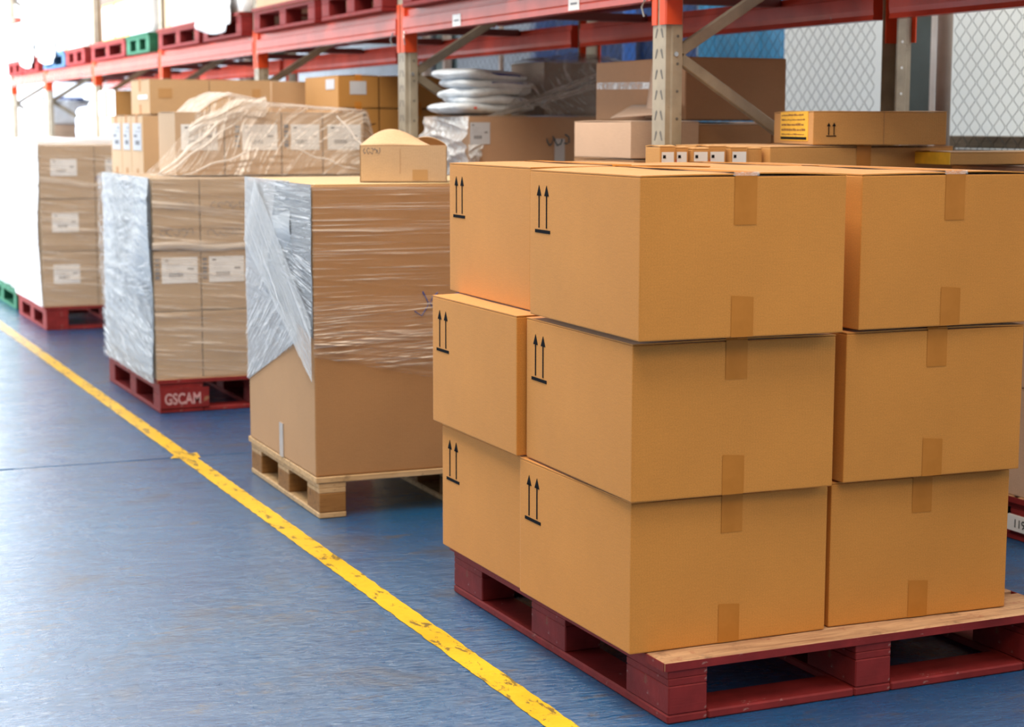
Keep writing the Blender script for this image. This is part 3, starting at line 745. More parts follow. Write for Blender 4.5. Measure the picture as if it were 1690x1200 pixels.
# open small box standing on it
t = thing('open_box', 'small pale open carton with raised flaps on top of the tall wrapped carton', 'box', (2.106, 6.151, 1.201), -21.4)
sw, sd, sh = 0.315, 0.24, 0.130
g = G(); th = 0.004
for q in ((0, 0, 0, sw, sd, th), (0, 0, 0, sw, th, sh), (0, sd-th, 0, sw, sd, sh), (0, 0, 0, th, sd, sh), (sw-th, 0, 0, sw, sd, sh)): g.box(*q)
g.obj('body', K_PALE, t)
def flap(fn, name='flap'): return grid_obj(name, K_PALE, fn, 14, 8, t, 0.003)
flap(lambda u, v: (sw*0.80*u, 0.002+0.075*v, sh+0.058*math.sin(math.pi*u**0.85)**1.2*v+0.002))
flap(lambda u, v: (sw*0.52+sw*0.47*u, 0.14+0.06*v, sh-0.004+0.030*math.sin(math.pi*u)**0.8*(1-v)+0.006))
flap(lambda u, v: (0.001+0.07*v*(1-0.3*u), 0.02+(sd-0.04)*u, sh+0.002+0.012*v))
G().box(0.145, -0.0012, 0.03, 0.146, 0.0, 0.12).obj('crease', kraft('kraft_crease', (0.35, 0.2, 0.1)), t)
scribble(t, 0.012, 0.100, 0.075, 0.125, 4, M_GREY_INK, n=5, r=0.0009)
G().box(0.19, -0.0015, 0.008, 0.245, 0.0, 0.045).obj('tape_patch', M_TAPE2, t)

# ================================================================== THIRD LOAD: cartons under film on a red pallet
P3 = pallet(1.892, 8.610, 0, 1.16, 1.26, 'dark red pallet with white stencilled lettering under the film-wrapped carton load', 'red', 0.0, bw=0.215, bl=0.15, h=0.168)
t_ = boxo('name_plate', W_RED, 0.012, -0.006, 0.024, 0.255, 0.0, 0.122, P3)
text_obj('stencil_lettering', 'GSCAM', 0.076, plain('faded_white_stencil', (0.50, 0.27, 0.27), 0.6, var=0.3, vscale=40), t_, (0.020, -0.0012, 0.020), (R(90), 0, 0), bold=0.0022, sx=0.72)
K3 = kraft('kraft_wrapped_load', (0.47, 0.33, 0.205))
layers = [(0.170, 0.502, 'bottom'), (0.504, 0.800, 'middle'), (0.802, 1.148, 'top')]
cols_ = ['left', 'second', 'third', 'fourth']
cw = [0.235, 0.30, 0.30, 0.30]
for z0, z1, ln in layers:
    x = 1.893
    for i in range(4):
        for j in range(2):
            lab = f'brown carton, {ln} layer, {cols_[i]} column, {"front" if j == 0 else "back"} row on the lettered red pallet'
            t = carton(x, 8.622+j*0.605, z0, cw[i]-0.006, 0.60, z1-z0, K3, lab, 0, 'cartons on the lettered red pallet', tape=None)
            if ln == 'middle' and j == 0 and i < 3:
                front_label(t, 0.036, 0.135, 0.036+min(0.178, cw[i]-0.05), 0.262, seed=i)
                g = G(); rr = random.Random(i)
                for q in range(5): g.box(0.004, -0.0025, 0.155+q*0.022, 0.026, -0.001, 0.155+q*0.022+rr.uniform(.008, .018))
                g.obj('side_print', M_GREY_INK, t)
            if ln == 'top' and j == 0 and i in (0, 1):
                scribble(t, 0.05, 0.19, min(0.22, cw[i]-.03), 0.24, 20+i, n=5, r=0.0014); scribble(t, 0.03, 0.06, min(0.2, cw[i]-.03), 0.11, 30+i, n=5, r=0.0014)
        x += cw[i]
def wrap_load(x0, y0, z0, w, d, h, label, mfront, mside, name='stretch_wrap', amp=0.012, seed=1, group=None, skirt=0.0, split=True, top=True):
    t = thing(name, label, 'stretch film', (x0, y0, z0), 0, group)
    rx0 = Ridges(6, amp*1.3, 0.16, 0.3, seed); rx1 = Ridges(60, amp*0.4, 0.009, 0.06, seed+7); rx = lambda u, v: rx0(u, v)+rx1(u, v); ry = Ridges(34, amp*0.7, 0.015, 0.06, seed+1); o = 0.006
    def side(u, v): return (-o-rx(u, v), -o+(d+2*o)*u, h*v)
    def fr(u, v): return (-o+(w+2*o)*u, -o-ry(u, v), h*v)
    grid_obj('film_side', mside, side, 50, 70, t, uvs=lambda u, v: (u*d*0.95+v*h*0.25, v*h-u*d*0.18))
    grid_obj('film_front', mfront, fr, 50, 80, t, uvs=lambda u, v: (u*w, v*h+u*w*0.10))
    if top: grid_obj('film_top', mfront, lambda u, v: (-o+(w+2*o)*u, -o+(d+2*o)*v, h+o+rx(u, v)*0.5), 30, 30, t, uvs=lambda u, v: (u*w, v*d))
    return t
F3F = film_mat('film_load_front', 0.14, 0.80, (0.88, 0.77, 0.66), su=1.0, sv=28, rough=0.32, density=0.45, dscale=2.0, bstr=0.8)
F3S = film_mat('film_load_side', 0.80, 0.92, (0.44, 0.47, 0.50), su=2.0, sv=12, rough=0.22, density=0.45, dscale=3.0, metal=0.3, bstr=1.0)  # grey tint stands in for sky reflected on the side film
F3G = film_mat('film_load_side_grey', 0.70, 0.90, (0.20, 0.22, 0.245), su=3.0, sv=24, rough=0.18, density=0.3, dscale=2.0, metal=0.5, bstr=0.8)  # darker tint, paints the dim part of that reflection
t = wrap_load(1.893, 8.622, 0.150, 1.130, 1.206, 1.005, 'clear stretch film around the carton load on the lettered red pallet', F3F, F3S, amp=0.013, seed=21, top=False)
film_patch('film_dark_reflection', F3G, t, [(-0.008, 0.02), (0.30, 0.06), (0.40, 1.0), (-0.008, 1.0)], 0.1, Ridges(20, 0.008, 0.02, 0.1, 4), off=0.012)  # dark near end of the reflection, painted as a separate sheet
film_patch('film_glint_streaks', F_LINES2, t, [(-0.008, 0.0), (1.214, 0.0), (1.214, 0.42), (-0.008, 0.38)], 0.22, Ridges(50, 0.006, 0.012, 0.05, 71), off=0.022)
film_patch('film_glint_streaks', F_LINES, t, [(-0.008, 0.36), (1.214, 0.36), (1.214, 1.0), (-0.008, 1.0)], -0.1, Ridges(40, 0.006, 0.02, 0.1, 72), off=0.024)
film_patch('film_glint_streaks', F_LINES2, t, [(0.55, 0.40), (1.214, 0.40), (1.214, 1.0), (0.55, 1.0)], 0.75, Ridges(40, 0.008, 0.02, 0.1, 73), off=0.03)
# crumpled film ridge round the second seam
grid_obj('film_fold', film_mat('film_fold', 0.55, 0.9, (0.80, 0.72, 0.64), su=3, sv=40, density=0.8), lambda u, v: (-0.01+1.14*u, -0.016-0.004*math.sin(math.pi*v)+Ridges(4, .004, .1, .1, 3)(u, v), 0.655-0.02*u+0.035*v+0.006*math.sin(u*17)), 50, 8, t, uvs=lambda u, v: (u, v*.05))
# row of labelled cartons on top, under draped film
hx = [2.075, 2.330, 2.630, 2.850, 3.075]
hl = ['leftmost', 'second', 'third', 'rightmost']
for i in range(4):
    w = hx[i+1]-hx[i]
    t = carton(hx[i]+0.002, 8.905, 1.156, w-0.006, 0.37, 0.318, kraft('kraft_labelled', (0.52, 0.36, 0.23)), f'{hl[i]} of four labelled cartons on top of the wrapped load, under draped film', 0, 'labelled cartons under the draped film', tape=None)
    a = [0.03, 0.088, 0.045, 0.022][i]; bb = min(a+0.185, w-0.022)
    front_label(t, a, 0.125, bb, 0.255, seed=40+i)
    if i in (1, 2):
        g = G(); rr = random.Random(50+i)
        for q in range(5): g.box(a-0.036, -0.0025, 0.14+q*0.024, a-0.012, -0.001, 0.14+q*0.024+rr.uniform(.010, .020))
        g.obj('side_print', M_GREY_INK, t)
# draped film tent
prof = [(1.92, 1.175), (2.02, 1.265), (2.13, 1.39), (2.19, 1.462), (2.265, 1.520), (2.36, 1.560), (2.52, 1.528), (2.645, 1.500), (2.87, 1.488), (3.085, 1.478), (3.13, 1.30), (3.15, 1.17)]
def ptop(u):
    s = u*(len(prof)-1); i = min(int(s), len(prof)-2); f = s-i
    return tuple(prof[i][k]*(1-f)+prof[i+1][k]*f for k in (0, 1))
t = thing('draped_film', 'loose crumpled stretch film draped over the labelled cartons on the wrapped load', 'stretch film', (0, 0, 0))
FD = film_mat('film_draped', 0.10, 0.78, (0.84, 0.75, 0.66), su=2.0, sv=40, rough=0.28, density=0.6, dscale=3.0, bstr=0.9)
FC = film_mat('film_crumpled', 0.40, 0.92, (0.84, 0.77, 0.70), su=3.0, sv=40, rough=0.26, density=0.9, dscale=4.0, bstr=1.0)
rd = Ridges(40, 0.012, 0.02, 0.5, 77)
def drape(u, v):
    X, Z = ptop(u); x0 = 1.90+1.20*u; zb = 1.160
    x = x0*(1-v)+X*v; z = zb*(1-v)+Z*v
    y = 8.66*(1-v)+8.885*v if u > 0.1 else 8.66*(1-v)+8.87*v
    return (x, y-0.006-rd(u, v)-0.05*math.sin(math.pi*v)*0.3, z)
grid_obj('film_sheet', FD, drape, 90, 60, t, uvs=lambda u, v: ((u*1.2*0.64+v*0.35*0.77), (-u*1.2*0.77+v*0.35*0.64)))
rc = Ridges(26, 0.014, 0.05, 0.7, 78)
def over(u, v):
    X, Z = ptop(0.25+0.66*u)
    return (X, 8.88+0.50*v, Z+0.004+rc(u, v)*0.7-0.0*v)
grid_obj('film_top_sheet', FC, over, 70, 24, t, uvs=lambda u, v: (u*1.1, v*0.5))
rb = Ridges(22, 0.008, 0.05, 0.8, 79)
def bunch(u, v):
    # bunched, whitish gather over the left shoulder of the load
    x = 2.13+0.40*u; X, Z = x, 0
    zt = 1.395+0.155*math.sin(min(1, u*1.15)*math.pi*0.5) + 0.008*math.sin(u*13)
    zb = 1.34+0.12*u+0.010*math.sin(u*11)
    return (x, 8.845-0.02*math.sin(math.pi*v)-rb(u, v), zb*(1-v)+zt*v)
grid_obj('film_gather', FC, bunch, 50, 24, t, uvs=lambda u, v: (u*0.4+v*.1, v*0.12-u*.25))
for (a, b, c, d) in (((1.93, 1.165), (2.33, 1.455), .008, 1), ((1.95, 1.162), (2.36, 1.42), .006, 2), ((2.05, 1.165), (2.55, 1.32), .005, 3), ((2.90, 1.46), (3.07, 1.20), .006, 4), ((2.60, 1.30), (2.95, 1.18), .004, 5)):
    n = 14; pts = [(a[0]+(b[0]-a[0])*i/n, 8.66+0.19*min(1, (a[1]+(b[1]-a[1])*i/n-1.16)/0.3)-0.02, a[1]+(b[1]-a[1])*i/n+0.006*math.sin(i*1.1+d)) for i in range(n+1)]
    G().tube(pts, [c*(0.6+0.5*math.sin(math.pi*i/n)) for i in range(n+1)], 6).obj('film_strand', film_mat('film_strand', 0.55, 0.85, (0.86, 0.79, 0.72), su=20, sv=20, density=0.8), t, smooth=True)

# ================================================================== G: stack of brown cartons behind the draped load
pallet(2.16, 10.18, 0, 0.88, 1.04, 'hidden pallet carrying the tall stack of brown cartons behind the draped load', 'red')
for z0, z1, nm in ((0.153, 0.63, 'lower'), (0.632, 1.116, 'upper')):
    carton(2.19, 10.20, z0, 0.84, 1.0, z1-z0, K_TAN, f'{nm} large carton supporting the brown carton stack behind the draped load', 0, None, tape=None)
yy = [10.20, 10.52, 10.79, 11.11]
for j, nm in enumerate(('nearest', 'middle', 'farthest')):
    d = yy[j+1]-yy[j] if j < 3 else .3
    for i, (xa, w) in enumerate(((2.194, 0.197), (2.394, 0.44), (2.84, 0.20))):
        if i == 0: lab = f'{nm} of three narrow brown cartons with grey side labels, stack behind the draped load'
        else: lab = f'{nm} row, {"centre" if i == 1 else "right"} brown carton in the stack behind the draped load'
        t = carton(xa, yy[j]+0.003, 1.118, w, d-0.012, 0.346, K_PALE if i == 0 else kraft('kraft_stack', (0.56, 0.37, 0.20)), lab, 0, 'brown cartons stacked behind the draped load', tape='x' if i == 0 else 'y', tape_w=0.05, drop=0.05)
        if i == 0: side_label(t, 0.03, 0.145, d-0.06, 0.300, M_GREYLABEL)
        if i == 1 and j == 0: front_label(t, 0.04, 0.12, 0.22, 0.25, seed=3)
for i, (xa, w, nm) in enumerate(((2.239, 0.345, 'left'), (2.588, 0.362, 'right'))):
    t = carton(xa, 10.205, 1.470, w, 0.50, 0.200, kraft('kraft_stack', (0.56, 0.37, 0.20)), f'{nm} of two brown cartons topping the stack behind the draped load', 0, 'topmost cartons behind the draped load', tape='x', tape_w=0.05, drop=0.07)
    if i == 0:
        side_label(t, 0.05, 0.085, 0.30, 0.11, M_LABEL, marks=False)
    g = G().box(0.05 if i == 0 else 0.25, -0.0015, 0.09, 0.13 if i == 0 else 0.30, 0, 0.145); g.obj('tape_patch', M_TAPE2, t)

# ================================================================== FOURTH LOAD
pallet(1.975, 12.488, 0, 1.16, 1.24, 'red pallet under the distant film-wrapped load of labelled cartons', 'red', 0, bw=0.15, bl=0.15, h=0.165)
x4 = [1.978, 2.352, 2.72, 3.08]
for l, (z0, z1, ln) in enumerate(((0.167, 0.545, 'bottom'), (0.547, 0.905, 'middle'), (0.907, 1.272, 'top'))):
    for i in range(3):
        for j in range(2):
            t = carton(x4[i], 12.50+j*0.60, z0, x4[i+1]-x4[i]-0.006, 0.595, z1-z0, K3, f'brown carton, {ln} layer, {["left", "centre", "right"][i]} column, {"front" if j == 0 else "back"} row of the distant wrapped load', 0, 'cartons in the distant wrapped load', tape=None)
            if j == 0 and i < 2: front_label(t, 0.07, [0.155, 0.13, 0.155][l], 0.25, [0.285, 0.26, 0.27][l], seed=60+l)
            if j == 0 and l == 2 and i == 1: scribble(t, 0.0, 0.10, 0.08, 0.16, 6, M_BLUE_INK, n=2, r=0.004)
wrap_load(1.975, 12.496, 0.165, 1.12, 1.21, 1.118, 'clear stretch film around the distant load of labelled cartons', F3F,
          film_mat('film_white_side', 0.85, 1.0, (0.88, 0.91, 0.95), su=1.5, sv=18, rough=0.3, density=0.8, bstr=0.8), amp=0.014, seed=31)
# ================================================================== FIFTH LOAD at the left edge
pallet(2.0, 14.05, 0, 1.15, 1.5, 'green and grey pallet at the left edge under a white wrapped load', 'green', 0, bw=0.12, bl=0.12)
def lumpy_load(x, y, z, w, d, h, mat, label, name='wrapped_load', cat='wrapped load', amp=0.03, seed=1, group=None, n=14, strap=None):
    """block of goods under opaque plastic: rounded, creased, bulging faces"""
    bm = bmesh.new(); bmesh.ops.create_cube(bm, size=1.0)
    bmesh.ops.subdivide_edges(bm, edges=bm.edges[:], cuts=n, use_grid_fill=True)
    rr = random.Random(seed); waves = [(Vector((rr.uniform(-1, 1), rr.uniform(-1, 1), rr.uniform(-1, 1)))*rr.uniform(6, 22), rr.uniform(0, 6), rr.uniform(.3, 1)) for _ in range(9)]
    for v in bm.verts:
        c = v.co.copy(); p = Vector((c.x*w, c.y*d, c.z*h))
        e = max(abs(c.x), abs(c.y)); nrm = Vector((c.x, c.y, 0)).normalized() if e > 1e-6 else Vector((0, 0, 0))
        s = sum(a*math.sin(k.dot(p)+ph) for k, ph, a in waves)/4
        p += nrm*amp*s*(1 if e > 0.49 else 0)
        if c.z > 0.49: p.z += amp*0.6*s
        # round the vertical edges and the shoulder
        if abs(c.x) > 0.46 and abs(c.y) > 0.46: p.x *= 0.985; p.y *= 0.985
        if c.z > 0.49 and e > 0.46: p.z -= amp*0.5
        p += Vector((w/2, d/2, h/2)); p.z = max(0, p.z)
        v.co = p
    me = bpy.data.meshes.new(name); bm.to_mesh(me); bm.free(); me.materials.append(mat)
    me.polygons.foreach_set('use_smooth', [True]*len(me.polygons))
    o = bpy.data.objects.new(name, me); link(o); o.location = (x, y, z)
    return tag(o, label, cat, group)
lumpy_load(2.03, 14.09, 0.153, 1.05, 1.4, 1.15, M_WHITEPLASTIC, 'white plastic wrapped load at the left edge on the green pallet', amp=0.02, seed=4)

# ================================================================== GOODS STANDING IN THE LOWER RACK
def base_stack(x, y, w, d, top, label, n=2, mat=None, paint='red'):
    """pallet and big cartons that carry the visible goods; mostly hidden from this side"""
    pallet(x, y, 0, w, d, 'pallet carrying ' + label, paint)
    h = (top-0.153)/n
    for i in range(n):
        carton(x+0.01, y+0.01, 0.153+i*h, w-0.02, d-0.02, h-0.001, mat or K_BROWN, ['bottom', 'middle', 'upper'][i] + ' large carton carrying ' + label, 0, None, tape=None)
# bay behind the front stack
base_stack(2.765, 5.06, 1.155, 0.72, 1.118, 'the small labelled cartons behind the front stack')
lx = [(2.765, .060), (2.827, .052), (2.884, .066), (2.952, .068), (3.028, .068), (3.098, .060)]
for i, (xa, w) in enumerate(lx):
    t = carton(xa, 5.10+0.012*(i % 2), 1.120, w-0.002, 0.10, 0.222-0.004*(i % 3), K_ORANGE2, ['first', 'second', 'third', 'fourth', 'fifth', 'sixth'][i]+' from the left of the small labelled orange cartons behind the front stack', 0, 'small cartons in a row behind the front stack', tape=None)
    if i < 5:
        o = front_label(t, 0.006, 0.165, w-0.010, 0.200, seed=i, marks=False)
        G().box(0.010, -0.004, 0.180, 0.020, -0.003, 0.190).obj('print', M_INK, o)
    if i in (1, 3): G().box(0.0, -0.003, 0.165, 0.005, -0.001, 0.176).obj('red_mark', M_RED_INK, t)
t = carton(3.166, 5.08, 1.120, 0.74, 0.64, 0.219, K_ORANGE2, 'long low orange carton behind the front stack, under the yellow-labelled box', 0, None, tape='y')
base_stack(3.97, 4.60, 0.95, 1.18, 1.275, 'the second yellow-labelled box at the right edge', n=3, mat=K_PINK)
pallet_lbl = None
YL = [o for o in bpy.data.objects if o.get('label') == 'long low orange carton behind the front stack, under the yellow-labelled box'][0]
t = carton(3.345, 5.10, 1.3415, 0.455, 0.62, 0.115, K_ORANGE2, 'flat orange box with yellow text sticker and small arrows, topmost behind the front stack', -20, None, tape=None, name='labelled_box', cat='box')
def yellow_sticker(t, y0, z0, y1, z1, face='x', seed=1):
    g = G(); rr = random.Random(seed)
    if face == 'x': o = G().box(-0.002, y0, z0, 0.0, y1, z1).obj('yellow_sticker', M_YELLOW, t)
    else: o = G().box(y0, -0.002, z0, y1, 0.0, z1).obj('yellow_sticker', M_YELLOW, t)
    w, h = y1-y0, z1-z0; gd = G()
    for r_, (f0, f1) in enumerate(((.86, .92), (.70, .76), (.52, .60), (.34, .42), (.20, .25))):
        a = 0.05
        while a < 0.85:
            b = a+rr.uniform(0.03, 0.09)
            if face == 'x': gd.box(-0.003, y1-b*w, z0+f0*h, -0.0015, y1-a*w, z0+f1*h-rr.uniform(0, .03)*h)
            else: gd.box(y0+a*w, -0.003, z0+f0*h, y0+b*w, -0.0015, z0+f1*h-rr.uniform(0, .03)*h)
            a = b+rr.uniform(0.01, 0.03)
    gd.obj('print', plain('brown_print', (0.25, 0.09, 0.02), 0.6), o)
    if face == 'x': G().box(-0.003, y0+.04*w, z0+.04*h, -0.0015, y1-.02*w, z0+.13*h).obj('black_bar', M_INK, o)
yellow_sticker(t, 0.07, 0.012, 0.50, 0.112, 'x')
g = G()
g.box(0.045, -0.002, 0.028, 0.079, 0, 0.031)
for xc in (0.053, 0.071):
    g.box(xc-0.0015, -0.002, 0.033, xc+0.0015, 0, 0.066); g.prism([(xc-0.006, -0.002, 0.062), (xc+0.006, -0.002, 0.062), (xc, -0.002, 0.074)], (0, 0.002, 0))
g.obj('this_way_up_mark', M_INK, t)
G().box(0.24, -0.0012, 0.0, 0.2412, 0.0, 0.115).obj('crease', kraft('kraft_crease', (0.35, 0.2, 0.1)), t)
t = carton(3.585, 4.84, 1.279, 0.16, 0.20, 0.045, K_ORANGE2, 'low orange box end with yellow sticker near the right edge, on the rear cartons', 0, None, tape=None, name='labelled_box', cat='box') if False else None
t = carton(3.735, 4.87, 1.277, 0.52, 0.24, 0.045, K_ORANGE2, 'thin flat orange box with yellow sticker, low at the right edge behind the front stack', -4, None, tape=None, name='labelled_box', cat='box')
G().box(-0.0025, 0.0, 0.0, 0.0, 0.22, 0.040).obj('yellow_sticker', M_YELLOW, t)

# carton group a/b behind the near rack frame
base_stack(3.515, 6.12, 0.66, 1.20, 1.276, 'the big open carton behind the near upright', mat=K_BROWN)
base_stack(3.20, 6.12, 0.31, 0.55, 1.276, 'the light-sided brown carton', mat=K_BROWN)
t = carton(3.206, 6.15, 1.279, 0.30, 0.50, 0.146, K_PINK, 'brown carton with a light side, left below the big open carton behind the near upright', 0, None, tape=None)
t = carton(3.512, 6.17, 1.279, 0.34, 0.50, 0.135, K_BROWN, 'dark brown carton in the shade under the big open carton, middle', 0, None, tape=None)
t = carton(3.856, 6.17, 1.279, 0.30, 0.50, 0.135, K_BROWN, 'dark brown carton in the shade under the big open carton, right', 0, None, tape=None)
t = carton(3.53, 6.69, 1.279, 0.63, 0.60, 0.143, K_BROWN, 'brown carton at the back, under the big open carton, mostly hidden', 0, None, tape=None)
OB = thing('open_carton', 'large open brown carton lying on its side behind the near rack frame', 'carton', (3.527, 6.30, 1.428))
ow, od, oh = 0.47, 0.80, 0.250
G().box(0, 0, 0, ow, od, oh).obj('body', K_PINK if False else kraft('kraft_open', (0.38, 0.20, 0.10)), OB, bevel=0.004)
grid_obj('side_flap', K_PINK, lambda u, v: (-0.006-0.05*v*(1-0.3*u), 0.10+0.16*u, 0.245-0.235*v), 6, 6, OB, 0.004)
grid_obj('hanging_flap', K_PINK, lambda u, v: (-0.004-0.10*v, 0.03+0.42*u, 0.062-0.040*v*(1+0.3*u)), 10, 4, OB, 0.004)
G().box(-0.003, 0.30, 0.13, 0.0, 0.36, 0.155).obj('white_sticker', M_LABEL, OB)
G().box(-0.003, 0.13, 0.085, 0.0, 0.20, 0.16).obj('white_sticker', M_LABEL, OB)
grid_obj('clear_tape', M_CLEARTAPE, lambda u, v: (-0.005, 0.20+0.58*u, 0.125+0.03*v+0.01*u), 12, 3, OB, uvs=lambda u, v: (u*.6, v*.03))
# E: wrapped carton carrying white bags
base_stack(3.245, 7.68, 0.98, 0.86, 1.205, 'the film-wrapped carton with the white bags on it')
E = carton(3.256, 7.90, 1.208, 0.92, 0.60, 0.245, kraft('kraft_wrapped_e', (0.44, 0.27, 0.165)), 'film-wrapped brown carton under the stack of white bags', 0, None, tape=None, name='wrapped_carton')
front_label(E, -0.0+0.002, 0.11, 0.105, 0.213, M_GREYLABEL, seed=8)
front_label(E, 0.445, 0.02, 0.50, 0.135, M_GREYLABEL, marks=False)
scribble(E, 0.40, 0.10, 0.53, 0.16, 9, plain('teal_ink', (0.02, 0.09, 0.14), 0.6), n=3, r=0.003, y=-0.004)
FE = film_mat('film_bundle', 0.45, 1.0, (0.84, 0.86, 0.88), su=9, sv=45, rough=0.2, density=0.95, dscale=6, metal=0.2, bstr=1.2)
re_ = Ridges(22, 0.03, 0.05, 0.5, 90)
grid_obj('stretch_film', FE, lambda u, v: (-0.01-re_(u, v)*0.8, -0.01+0.58*u, -0.04+0.28*v), 40, 40, E, uvs=lambda u, v: (u*.4+v*.2, v*.25-u*.4))
grid_obj('stretch_film', FE, lambda u, v: (-0.012+(0.03+0.05*v)*u, -0.012-re_(u, v)*0.5, -0.05+0.16*v), 20, 30, E, uvs=lambda u, v: (u*.1+v*.1, v*.2-u*.2))
# white bags
def pillow(x, y, z, w, d, h, mat, label, rot=0, seed=1, tilt=(0, 0)):
    rr = random.Random(seed); nu, nv = 28, 14; v = []; f = []
    wv = [(rr.uniform(6, 26), rr.uniform(6, 26), rr.uniform(0, 6), rr.uniform(.3, 1)) for _ in range(7)]
    for j in range(nv+1):
        ph = -math.pi/2+math.pi*j/nv
        for i in range(nu):
            th = 2*math.pi*i/nu
            def se(c, e): return math.copysign(abs(c)**e, c)
            cx = se(math.cos(th), 0.35)*se(math.cos(ph), 0.55); cy = se(math.sin(th), 0.35)*se(math.cos(ph), 0.55); cz = se(math.sin(ph), 0.75)
            p = [cx*w/2, cy*d/2, cz*h/2*(1-0.25*abs(cx)**4)]
            s = sum(a*math.sin(k1*p[0]+k2*p[1]+q) for k1, k2, q, a in wv)/4
            p[2] += s*0.14*h; p[0] += 0.010*s*cx; p[1] += 0.01*s*cy
            v.append((p[0], p[1], p[2]+h/2))
    for j in range(nv):
        for i in range(nu): f.append((j*nu+i, j*nu+(i+1) % nu, (j+1)*nu+(i+1) % nu, (j+1)*nu+i))
    me = bpy.data.meshes.new('sack'); me.from_pydata(v, [], f); me.materials.append(mat)
    me.polygons.foreach_set('use_smooth', [True]*len(f))
    t = thing('plastic_sack', label, 'sack', (x, y, z), rot, 'white plastic sacks piled on the wrapped carton', tilt=tilt)
    o = bpy.data.objects.new('bag', me); link(o, t)
    return t
M_SACK = plain('white_sack_plastic', (0.60, 0.64, 0.68), 0.36, var=0.22, vscale=14, bumps=1.0, bscale=30, spec=0.5)
bl = ['bottom sack of the pile, white with a small red dot', 'second sack from the bottom of the white pile', 'middle sack of the white pile, pinkish with a blue line under it', 'second sack from the top of the white pile', 'top sack of the white pile with blue edge print']
zz = 1.458
for i in range(5):
    hh = 0.064
    t = pillow(3.42+[0, .03, .02, .03, -.01][i], 8.16, zz, [.45, .37, .38, .40, .37][i], 0.40, hh, M_SACK, bl[i], rot=[2, -6, 5, -3, 7][i], seed=i+3, tilt=(R([0, 1, -1, 1, 0][i]), R([0, 2, -2, 2, 4][i])))
    if i in (1, 3, 4): G().box(-0.04, -0.197, hh*0.5, 0.12, -0.190, hh*0.5+0.012).obj('blue_print', M_BLUE_INK, t)
    if i == 0: G().tube([(-0.12, -0.215, 0.032), (-0.12, -0.200, 0.032)], 0.006, 8).obj('red_dot', M_RED_INK, t)
    zz += hh*0.60
# c: dark carton under loose film
t = carton(3.70, 8.02, 1.456, 0.46, 0.40, 0.262, kraft('kraft_dark', (0.24, 0.17, 0.125)), 'dark brown carton under loose grey film beside the white sacks', 0, None, tape=None, name='wrapped_carton')
FG = film_mat('film_grey_loose', 0.22, 0.80, (0.50, 0.46, 0.43), su=3, sv=34, rough=0.25, density=0.6, dscale=3, bstr=1.0)
rg_ = Ridges(26, 0.02, 0.05, 0.5, 91)
def loose(u, v):
    # film pulled from the top of the carton down to the left, ending in a point
    x = 0.50-(0.50)*u-0.36*u*(1-v); z = 0.262*v-0.05*(1-v)+(-0.03*u*(1-v))
    return (x, -0.03-rg_(u, v)*0.6-0.03*u, z if v > .01 else z)
grid_obj('loose_film', FG, loose, 50, 30, t, uvs=lambda u, v: (u*.6*.8+v*.2, v*.3-u*.35))
grid_obj('loose_film', FC if False else film_mat('film_grey_band', 0.35, 0.85, (0.62, 0.58, 0.54), su=3, sv=60, rough=0.22, density=0.8, dscale=3), lambda u, v: (0.36-0.78*u, -0.075-0.02*u, 0.16-0.21*u+(0.075*(1-u)+0.012)*v+rg_(u, v)*0.5), 50, 14, t, uvs=lambda u, v: (u*.8, v*.09))
grid_obj('loose_film', FG, lambda u, v: (-0.01+0.48*u, -0.01+0.40*v, 0.268+rg_(u, v)*0.8), 20, 20, t, uvs=lambda u, v: (u*.5, v*.4))

# F: orange cartons
base_stack(3.06, 9.27, 1.14, 1.50, 1.312, 'the orange cartons left of the slotted post', mat=K_ORANGE2)
KF = kraft('kraft_ochre', (0.46, 0.22, 0.055))
KFL = kraft('kraft_peach', (0.62, 0.40, 0.22))
for l, (z0, z1) in enumerate(((1.315, 1.500), (1.502, 1.678))):
    for i, (xa, w) in enumerate(((3.065, 0.235), (3.304, 0.455), (3.764, 0.42))):
        lab = f'ochre carton, {"lower" if l == 0 else "upper"} row, {["left", "middle", "right"][i]}, in the group left of the white sacks'
        t = carton(xa, 9.30, z0, w-0.004, 0.60, z1-z0, KF, lab, 0, 'ochre cartons in the lower rack', tape='y', tape_w=0.04, drop=0.04)
        if l == 1 and i == 0: front_label(t, 0.066, 0.072, 0.160, 0.143, M_GREYLABEL, marks=False); side_label(t, 0.06, 0.10, 0.21, 0.155, M_GREYLABEL, marks=False)
        if l == 1 and i == 2: front_label(t, 0.22, 0.03, 0.27, 0.06, M_GREYLABEL, marks=False)
        if l == 0 and i == 0: G().tube([(0.10, -0.006, 0.155), (0.15, -0.006, 0.15)], 0.012, 8).obj('black_patch', M_INK, t); scribble(t, 0.12, 0.09, 0.22, 0.13, 3, M_INK, n=1, r=0.002)
t = carton(3.075, 10.62, 1.315, 0.42, 0.10, 0.36, KFL, 'peach carton standing narrow behind the ochre cartons', 0, None, tape=None)
